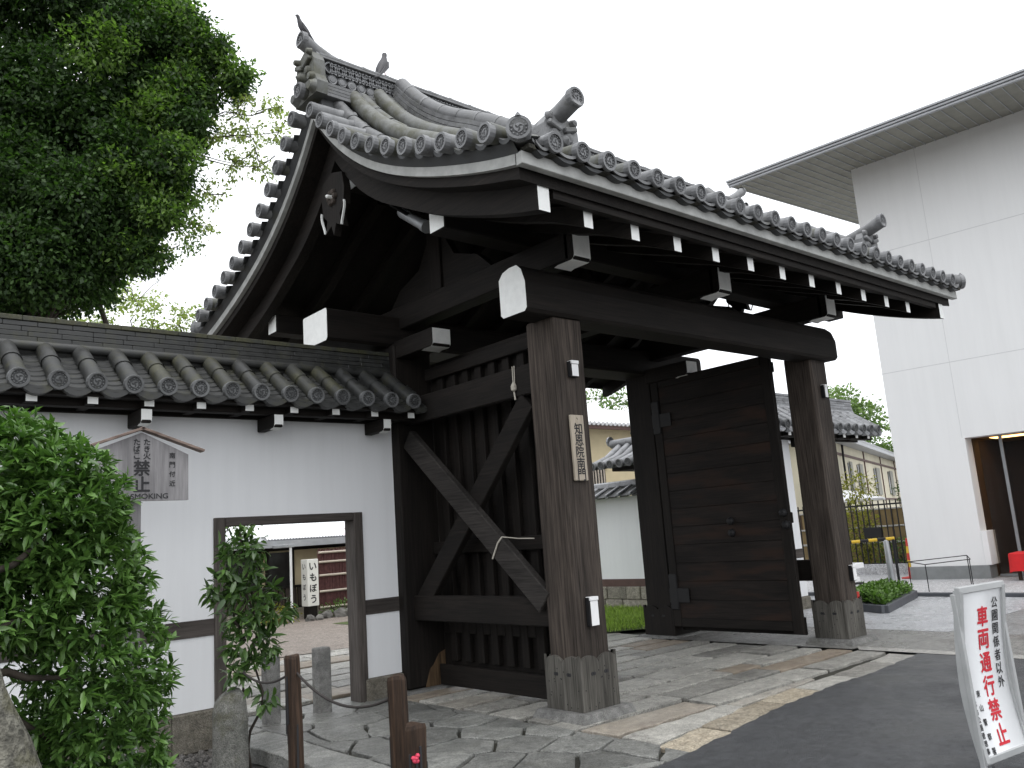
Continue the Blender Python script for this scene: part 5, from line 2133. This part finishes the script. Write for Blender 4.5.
# railing on the forecourt kerb
t = thing('metal_railing', 'thin dark metal railing before the white building corner', 'railing', (16.4, 7.1, .07))
rpts = [(15.95, 7.38), (16.02, 7.10), (17.3, 6.82), (17.55, 6.95)]
mb = MB()
zt = .62
mb.tube([(15.95, 7.38, zt), (17.55, 6.95, zt)], .009, 'black_iron', 6)
mb.tube([(16.02, 7.10, zt - .06), (17.3, 6.80, zt - .06)], .009, 'black_iron', 6)
mb.tube([(15.95, 7.38, zt), (16.02, 7.10, zt - .06)], .009, 'black_iron', 6)
mb.tube([(17.55, 6.95, zt), (17.3, 6.80, zt - .06)], .009, 'black_iron', 6)
mb.build('top_rail', t)
for (x, y), z in zip(rpts, (zt, zt - .06, zt - .06, zt)):
    mb = MB()
    mb.tube([(x, y, .07), (x, y, z)], .009, 'black_iron', 6)
    mb.build('leg', t)

# planter with low hedge
t = thing('kerbed_planter', 'low planter of clipped green ground cover inside a dark kerb', 'planter', (14.4, 7.4, 0))
hp = [(13.2, 6.58), (15.62, 7.20), (15.70, 8.2), (13.5, 7.2)]
mb = MB()
for a, b in zip(hp, hp[1:] + hp[:1]):
    mb.bar((*a, .07), (*b, .07), .12, .13, 'kerb_dark', .01)
mb.build('kerb', t)
n = 5200
u_, v_ = rng.random(n), rng.random(n)
a_, b_, c_, d_ = [np.array(p) for p in hp]
XY = (a_ * (1 - u_)[:, None] + b_ * u_[:, None]) * (1 - v_)[:, None] + (d_ * (1 - u_)[:, None] + c_ * u_[:, None]) * v_[:, None]
ZZ = .10 + .17 * rng.random(n) + .05 * np.sin(XY[:, 0] * 5) * np.sin(XY[:, 1] * 6)
leaf_mesh('ground_cover', np.column_stack([XY, ZZ]), np.column_stack([rng.normal(0, .7, n), rng.normal(0, .7, n), np.full(n, .6)]), rng.uniform(.05, .10, n), .045, 'hedge_leaf', t, simple=True)

# bollard and barrier pole
t = thing('grey_post', 'leaning grey steel post behind the planter', 'post', (16.2, 7.85, .07))
mb = MB()
mb.tube([(16.22, 7.85, .07), (16.22, 7.86, .55), (16.22, 7.87, 1.0), (16.22, 7.87, 1.03)], [.07, .06, .05, .02], 'grey_metal', 12)
mb.lathe((16.22, 7.85, .07), (0, 0, 1), [(.14, 0), (.14, .02), (.09, .03)], 'grey_metal', 12)
mb.build('tube', t)
t = thing('barrier_pole', 'yellow and black striped barrier pole across the iron gate', 'barrier', (18.4, 9.7, .07))
mb = MB()
pa, pb = Vector((17.6, 10.1, .93)), Vector((18.45, 8.75, .98))
K = 9
for k in range(K):
    mb.tube([pa.lerp(pb, k / K), pa.lerp(pb, (k + 1) / K)], .035, 'yellow_paint' if k % 2 == 0 else 'black_iron', 8)
mb.build('pole', t)
for q in (.02, .98):
    mb = MB()
    b_ = pa.lerp(pb, q)
    mb.tube([(b_.x, b_.y, .07), (b_.x, b_.y, b_.z - .02)], .03, 'black_iron', 8)
    mb.build('stand', t)
t = thing('traffic_cone', 'red and yellow striped warning post beside the white building corner', 'cone', (18.35, 8.62, .07))
mb = MB()
hz = [0, .22, .37, .52, .67, .85]
for k in range(5):
    r1, r2 = .12 - .008 * k, .12 - .008 * (k + 1)
    mb.tube([(19.12, 8.74, .1 + hz[k]), (19.12, 8.74, .1 + hz[k + 1])], [r1, r2], 'yellow_paint' if k % 2 else 'red_paint', 14)
mb.build('cone', t)
mb = MB()
mb.box((18.92, 8.62, .07), (19.32, 8.95, .105), 'red_paint', .01)
mb.build('base', t)

# intercom post beyond pillar
t = thing('letter_box_post', 'white box on a post behind the far right pillar', 'box', (11.9, 6.4, 0))
mb = MB()
mb.tube([(12.0, 6.45, 0), (12.0, 6.45, .95)], .03, 'black_iron', 8)
mb.tube([(12.06, 6.40, 0), (12.06, 6.40, .45)], .035, 'red_paint', 8)
mb.build('post', t)
mb = MB()
mb.box((11.88, 6.30, .78), (12.2, 6.60, .86), 'box_white', .01)
mb.box((11.92, 6.36, .58), (12.15, 6.55, .66), 'box_white', .01)
mb.box((11.90, 6.33, .555), (12.17, 6.58, .578), 'black_iron', .005)
mb.build('tray', t)

# iron fence
t = thing('iron_fence', 'tall black iron fence with plain upright bars beside the white building', 'fence', (20.3, 11, .07))
mb = MB()
for z in (.30, 1.72):
    mb.box((20.28, 8.4, z), (20.32, 13.2, z + .04), 'black_iron')
mb.box((20.25, 9.9, .95), (20.31, 10.35, 1.2), 'black_iron', .01)
mb.build('rail', t)
bar0 = None
for k in range(33):
    y = 8.45 + .145 * k
    if bar0 is None:
        m1 = MB()
        m1.box((-.012, -.012, .10), (.012, .012, 1.84), 'black_iron')
        bar0 = m1.build('bar'); c = bar0; c.parent = t
    else:
        c = bar0.copy(); COL.objects.link(c); c.parent = t
    c.location = Vector((20.3, y, 0)) - ORG[t.name]
mb = MB()
mb.box((20.22, 8.4, .05), (20.38, 13.2, .32), 'pale_court', .01)
one(mb, 'low_wall', 'low pale concrete kerb wall under the iron fence', 'wall')

# terraces behind the fence
for (x0, x1, y0, y1, z1, lab) in ((21.8, 22.2, 8.6, 15, .75, 'lowest brown retaining wall behind the iron fence'), (22.6, 23.0, 8.6, 15, 1.15, 'middle brown retaining wall behind the iron fence'), (23.4, 23.8, 8.6, 15, 1.62, 'highest brown retaining wall behind the iron fence')):
    t = thing('retaining_wall', lab, 'wall', (x0, 11.5, 0), 'stepped retaining walls behind the fence')
    mb = MB()
    mb.box((x0, y0, -.1), (x1, y1, z1), 'ochre_wall')
    y = y0
    while y < y1:
        mb.box((x0 - .02, y, -.1), (x0 - .003, y + .03, z1), 'interior_brown')
        y += .35
    mb.build('blocks', t)
    mb = MB()
    mb.box((x0 - .03, y0, z1 + .002), (x1, y1, z1 + .04), 'kerb_pale', .005)
    mb.build('coping', t)
def shrub(label, c, r, n, L, mat, cat='shrub', z0=0):
    t = thing('garden_shrub', label, cat, (c[0], c[1], z0))
    mb = MB()
    for _ in range(5):
        limb(mb, (c[0], c[1], z0), (c[0] + random.uniform(-.5, .5) * r[0], c[1] + random.uniform(-.5, .5) * r[1], c[2] + random.uniform(-.1, .6) * r[2]), .02, .006, 'bark', .8, 5)
    mb.build('stem', t)
    p, q = ell_points(c, r, n, .25)
    leaf_mesh('foliage', p, q + rng.normal(0, .5, p.shape), rng.uniform(.6, 1.2, n) * L, L * .5, mat, t, simple=True)
shrub('yellow-green shrub behind the iron fence next to the far pillar', (20.9, 10.75, 1.0), (.35, .55, 1.0), 1300, .10, 'yellow_leaf')
shrub('small yellow tree top above the iron fence next to the far pillar', (22.4, 11.5, 2.25), (.4, .6, .5), 420, .11, 'yellow_leaf')
shrub('dark green clipped bush above the brown retaining walls', (24.6, 10.6, 2.1), (.6, .9, .5), 1500, .09, 'tree_leaf', z0=1.6)
shrub('low green shrub at the foot of the iron fence', (21.2, 10.0, .5), (.4, 1.0, .4), 900, .08, 'hedge_leaf')
# white parasol
t = thing('white_parasol', 'flat white parasol canopy behind the iron fence', 'parasol', (25.3, 13.3, 1.0))
mb = MB()
mb.lathe((25.3, 13.3, 1.98), (0, 0, 1), [(1.15, -.06), (1.15, 0), (.6, .18), (.001, .33)], 'parasol_white', 8)
mb.build('canopy', t)
mb = MB()
mb.tube([(25.3, 13.3, 0), (25.3, 13.3, 2.2)], .03, 'black_iron', 8)
mb.build('pole', t)

# beige building in the distance
bb = thing('beige_building', 'long beige two storey house with brown timber lines and dark windows', 'house', (30, 15.5, 0))
F0, F1 = Vector((25.6, 13.85, 0)), Vector((43.0, 19.7, 0))
dF = (F1 - F0).normalized()
nF = Vector((dF.y, -dF.x, 0))
def FP(s_, o_, z):
    return F0 + dF * s_ + nF * o_ + Vector((0, 0, z))
RF = Matrix((dF, -nF, Vector((0, 0, 1)))).transposed()
def fbox(mb, s0, s1, o0, o1, z0, z1, mat, bev=0.0):
    mb.obox(FP((s0 + s1) / 2, (o0 + o1) / 2, (z0 + z1) / 2), (abs(s1 - s0), abs(o1 - o0), abs(z1 - z0)), mat, bev, RF)
mb = MB()
fbox(mb, 0, 22, -6, 0, 0, 3.95, 'cream_wall')
mb.build('wall', bb)
mb = MB()
fbox(mb, -.4, 22.4, -6.4, .45, 3.96, 4.10, 'fascia_grey', .01)
mb.prism([FP(-.4, .45, 4.1), FP(22.4, .45, 4.1), FP(22.4, -3, 4.25), FP(-.4, -3, 4.25)], (0, 0, .08), 'far_tile')
mb.build('roof', bb)
for (s0, s1) in ((3.2, 3.9), (5.2, 6.3), (9.5, 11), (14, 15.5)):
    mb = MB()
    fbox(mb, s0, s1, .003, .03, 2.3, 3.35, 'dark_window')
    w0 = mb.build('window', bb)
    mb = MB()
    fbox(mb, s0 + .35 * (s1 - s0), s1 + .05 * (s1 - s0), .031, .06, 2.25, 3.4, 'soffit_board')
    mb.build('shutter', w0)
mb = MB()
for s_ in (2.4, 7.2, 12, 17):
    fbox(mb, s_ - .05, s_ + .05, .004, .04, 0.0, 3.95, 'band_brown')
fbox(mb, 0, 22, .004, .045, 3.55, 3.63, 'band_brown')
fbox(mb, 0, 22, .004, .045, 2.05, 2.12, 'band_brown')
mb.build('timber_framing', bb)
mb = MB()
mb.tube([FP(2.0, .1, 3.9), FP(1.9, .1, 3.4), FP(1.9, .1, 0)], .04, 'black_iron', 6)
mb.build('downpipe', bb)

# beige house beyond the gate
hb_ = thing('beige_house', 'beige house with pale tiled roof seen through the gate passage', 'house', (20.5, 19, 0))
mb = MB()
mb.box((17.2, 18, 0), (24, 22, 4.75), 'beige_wall')
mb.build('wall', hb_)
mb = MB()
x = 16.9
pr0 = [(17.45, 5.15), (24.5, 4.55)]
vs = []
for k in range(40):
    xx = 16.8 + k * .19
    mb.tube([(xx, 17.45, 4.82), (xx, 20, 5.75)], .07, 'corrugated_white', 6)
mb.prism([(16.7, 17.5, 4.78), (24.4, 17.5, 4.78), (24.4, 20, 5.70), (16.7, 20, 5.70)], (0, 0, .06), 'far_tile')
mb.prism([(16.7, 22.5, 4.78), (24.4, 22.5, 4.78), (24.4, 20, 5.70), (16.7, 20, 5.70)], (0, 0, .06), 'far_tile')
mb.box((16.7, 17.5, 4.66), (24.4, 17.6, 4.77), 'band_brown')
mb.build('roof', hb_)
mb = MB()
mb.box((18.6, 17.96, 2.85), (19.35, 17.995, 3.5), 'dark_window')
wn = mb.build('window', hb_)
mb = MB()
for k in range(6):
    mb.box((18.62 + .125 * k, 17.93, 2.85), (18.66 + .125 * k, 17.958, 3.5), 'bamboo_pale')
mb.box((18.5, 17.90, 3.5), (19.45, 17.995, 3.56), 'band_brown')
mb.build('lattice', wn)
mb = MB()
mb.tube([(21.15, 17.7, 4.75), (21.15, 17.7, 4.4), (21.15, 17.95, 4.2), (21.15, 17.95, 0)], .05, 'black_iron', 6)
mb.build('downpipe', hb_)

# ================================================================== THROUGH THE WICKET
ho = thing('tea_house', 'cream and brown tea house with white corrugated roof through the wicket doorway', 'house', (9, 20, 0))
mb = MB()
mb.box((5.5, 20, .2), (12.5, 20.2, 1.97), 'beige_wall')
mb.build('wall', ho)
mb = MB()
for (x0, x1) in ((8.05, 8.85), (9.12, 9.72), (6.6, 7.4)):
    mb = MB()
    mb.box((x0, 19.95, .75), (x1, 19.995, 1.62), 'dark_window')
    mb.build('window', ho)
mb = MB()
for x in (7.95, 8.9, 9.08, 9.76, 6.5):
    mb.box((x - .04, 19.94, .25), (x + .04, 19.992, 2.0), 'old_timber_z')
mb.box((5.5, 19.93, 1.66), (12.5, 19.992, 1.74), 'old_timber_x')
mb.build('timber_framing', ho)
mb = MB()
x = 5.6
while x < 10.0:
    mb.box((x, 19.86, .30), (x + .12, 19.93, .74), 'weathered_timber_z', .004)
    x += .17
mb.box((5.5, 19.85, .74), (10.1, 19.935, .80), 'old_timber_x')
mb.box((5.5, 19.85, .25), (10.1, 19.935, .30), 'old_timber_x')
mb.build('slat_railing', ho)
mb = MB()
mb.box((5.2, 19.8, -.1), (12.6, 20.3, .24), 'block_stone')
mb.build('base', ho)
mb = MB()
mb.prism([(5.0, 19.45, 1.86), (12.5, 19.45, 1.86), (12.5, 20.1, 1.98), (5.0, 20.1, 1.98)], (0, 0, .05), 'fascia_grey')
mb.box((5.0, 19.40, 1.74), (12.5, 19.45, 1.90), 'fascia_grey')
n = 60
vs = []
for k in range(n * 2 + 1):
    xx = 8.85 + k * .04
    vs += [(xx, 19.42, 1.93 + .025 * (k % 2)), (xx + .5, 21.8, 3.0 + .025 * (k % 2))]
mb.add(vs, [(2 * k, 2 * k + 2, 2 * k + 3, 2 * k + 1) for k in range(n * 2)], 'corrugated_white')
mb.build('roof', ho)

mb = MB()
mb.tube([(9.05, 18.6, -.05), (9.05, 18.6, 1.80)], .032, 'box_white', 8)
mb.box((8.97, 18.55, 1.72), (9.13, 19.40, 1.80), 'fascia_grey', .01)
one(mb, 'white_pole', 'thin white steel pole holding up the tea house eave', 'pole')

t = thing('paper_lantern', 'tall white box lantern with black brushed kana beside the reed fence', 'lantern', (9.73, 19.0, .0))
la = rad(3)
Rl = Matrix.Rotation(la, 3, 'Z')
mb = MB()
mb.obox((9.73, 19.0, .86), (.30, .30, 1.10), 'lantern_white', .008, Rl)
mb.build('shade', t)
mb = MB()
mb.obox((9.73, 19.0, .16), (.24, .24, .30), 'old_timber_z', .008, Rl)
mb.obox((9.73, 19.0, -.02), (.14, .14, .12), 'rock', .01, Rl)
mb.build('stand', t)
mb = MB()
rgt = Rl @ Vector((1, 0, 0))
nr = Rl @ Vector((0, -1, 0))
column(mb, 'いもぼう', Vector((9.73, 19.0, 1.24)) + nr * .153, rgt, (0, 0, 1), .21, .255, 'ink', .006)
mb.build('lettering', t)
mb = MB()
rg2 = Rl @ Vector((0, -1, 0))
nr2 = Rl @ Vector((-1, 0, 0))
column(mb, 'いもぼう', Vector((9.73, 19.0, 1.24)) + nr2 * .153, rg2, (0, 0, 1), .16, .24, 'ink', .003)
mb.build('lettering', t)

t = thing('reed_fence', 'maroon brushwood fence bound with pale bamboo rails, right of the lantern', 'fence', (10.6, 19, 0))
mb = MB()
x = 9.98
while x < 11.9:
    mb.tube([(x, 19.0 + random.uniform(-.015, .015), .2), (x + random.uniform(-.01, .01), 19.0, 1.62 + random.uniform(-.03, .03))], .017, 'reed_maroon', 5)
    x += .028
mb.box((9.97, 19.02, .2), (11.9, 19.05, 1.58), 'reed_maroon')
mb.build('brushwood', t)
for z in (.24, .62, 1.0, 1.32, 1.55):
    mb = MB()
    mb.tube([(9.96, 18.97, z), (11.9, 18.97, z)], .028, 'bamboo_pale', 8)
    mb.build('bamboo_rail', t)
for k, (x, y, s_) in enumerate(((9.95, 18.6, .16), (10.25, 18.5, .20), (10.55, 18.6, .17), (10.85, 18.5, .22), (11.2, 18.6, .2), (9.62, 18.35, .10), (9.40, 18.4, .12))):
    mb = MB()
    vs, fs = [], []
    nn, mm = 9, 6
    for i in range(mm + 1):
        th = math.pi * i / mm
        for j in range(nn):
            ph = 2 * math.pi * j / nn
            d = Vector((math.sin(th) * math.cos(ph), math.sin(th) * math.sin(ph), math.cos(th) * .8))
            q = s_ * (1 + .35 * mnoise.noise(d * 1.8 + Vector((k * 3.1, 0, 0))))
            vs.append((x + d.x * q, y + d.y * q * .8, .06 + d.z * q))
    fs = [(i * nn + j, i * nn + (j + 1) % nn, (i + 1) * nn + (j + 1) % nn, (i + 1) * nn + j) for i in range(mm) for j in range(nn)]
    mb.add(vs, fs, 'rock', False)
    one(mb, 'garden_rock', 'dark rounded rock in the row below the reed fence', 'rock', 'rocks below the reed fence')
shrub('low yellow-green plant at the foot of the white pole', (8.75, 18.7, .18), (.55, .25, .28), 420, .09, 'yellow_leaf', 'plant')
shrub('red leaved twig above the lantern near the tea house roof', (10.3, 17.2, 1.98), (.7, .3, .14), 70, .07, 'red_cloth', 'twig', z0=.0)
shrub('low green plant between the rocks and the reed fence', (10.4, 18.75, .2), (.6, .2, .2), 260, .08, 'hedge_leaf', 'plant')

print('objects', len(S.objects), 'faces', sum(len(o.data.polygons) for o in S.objects if o.type == 'MESH'))
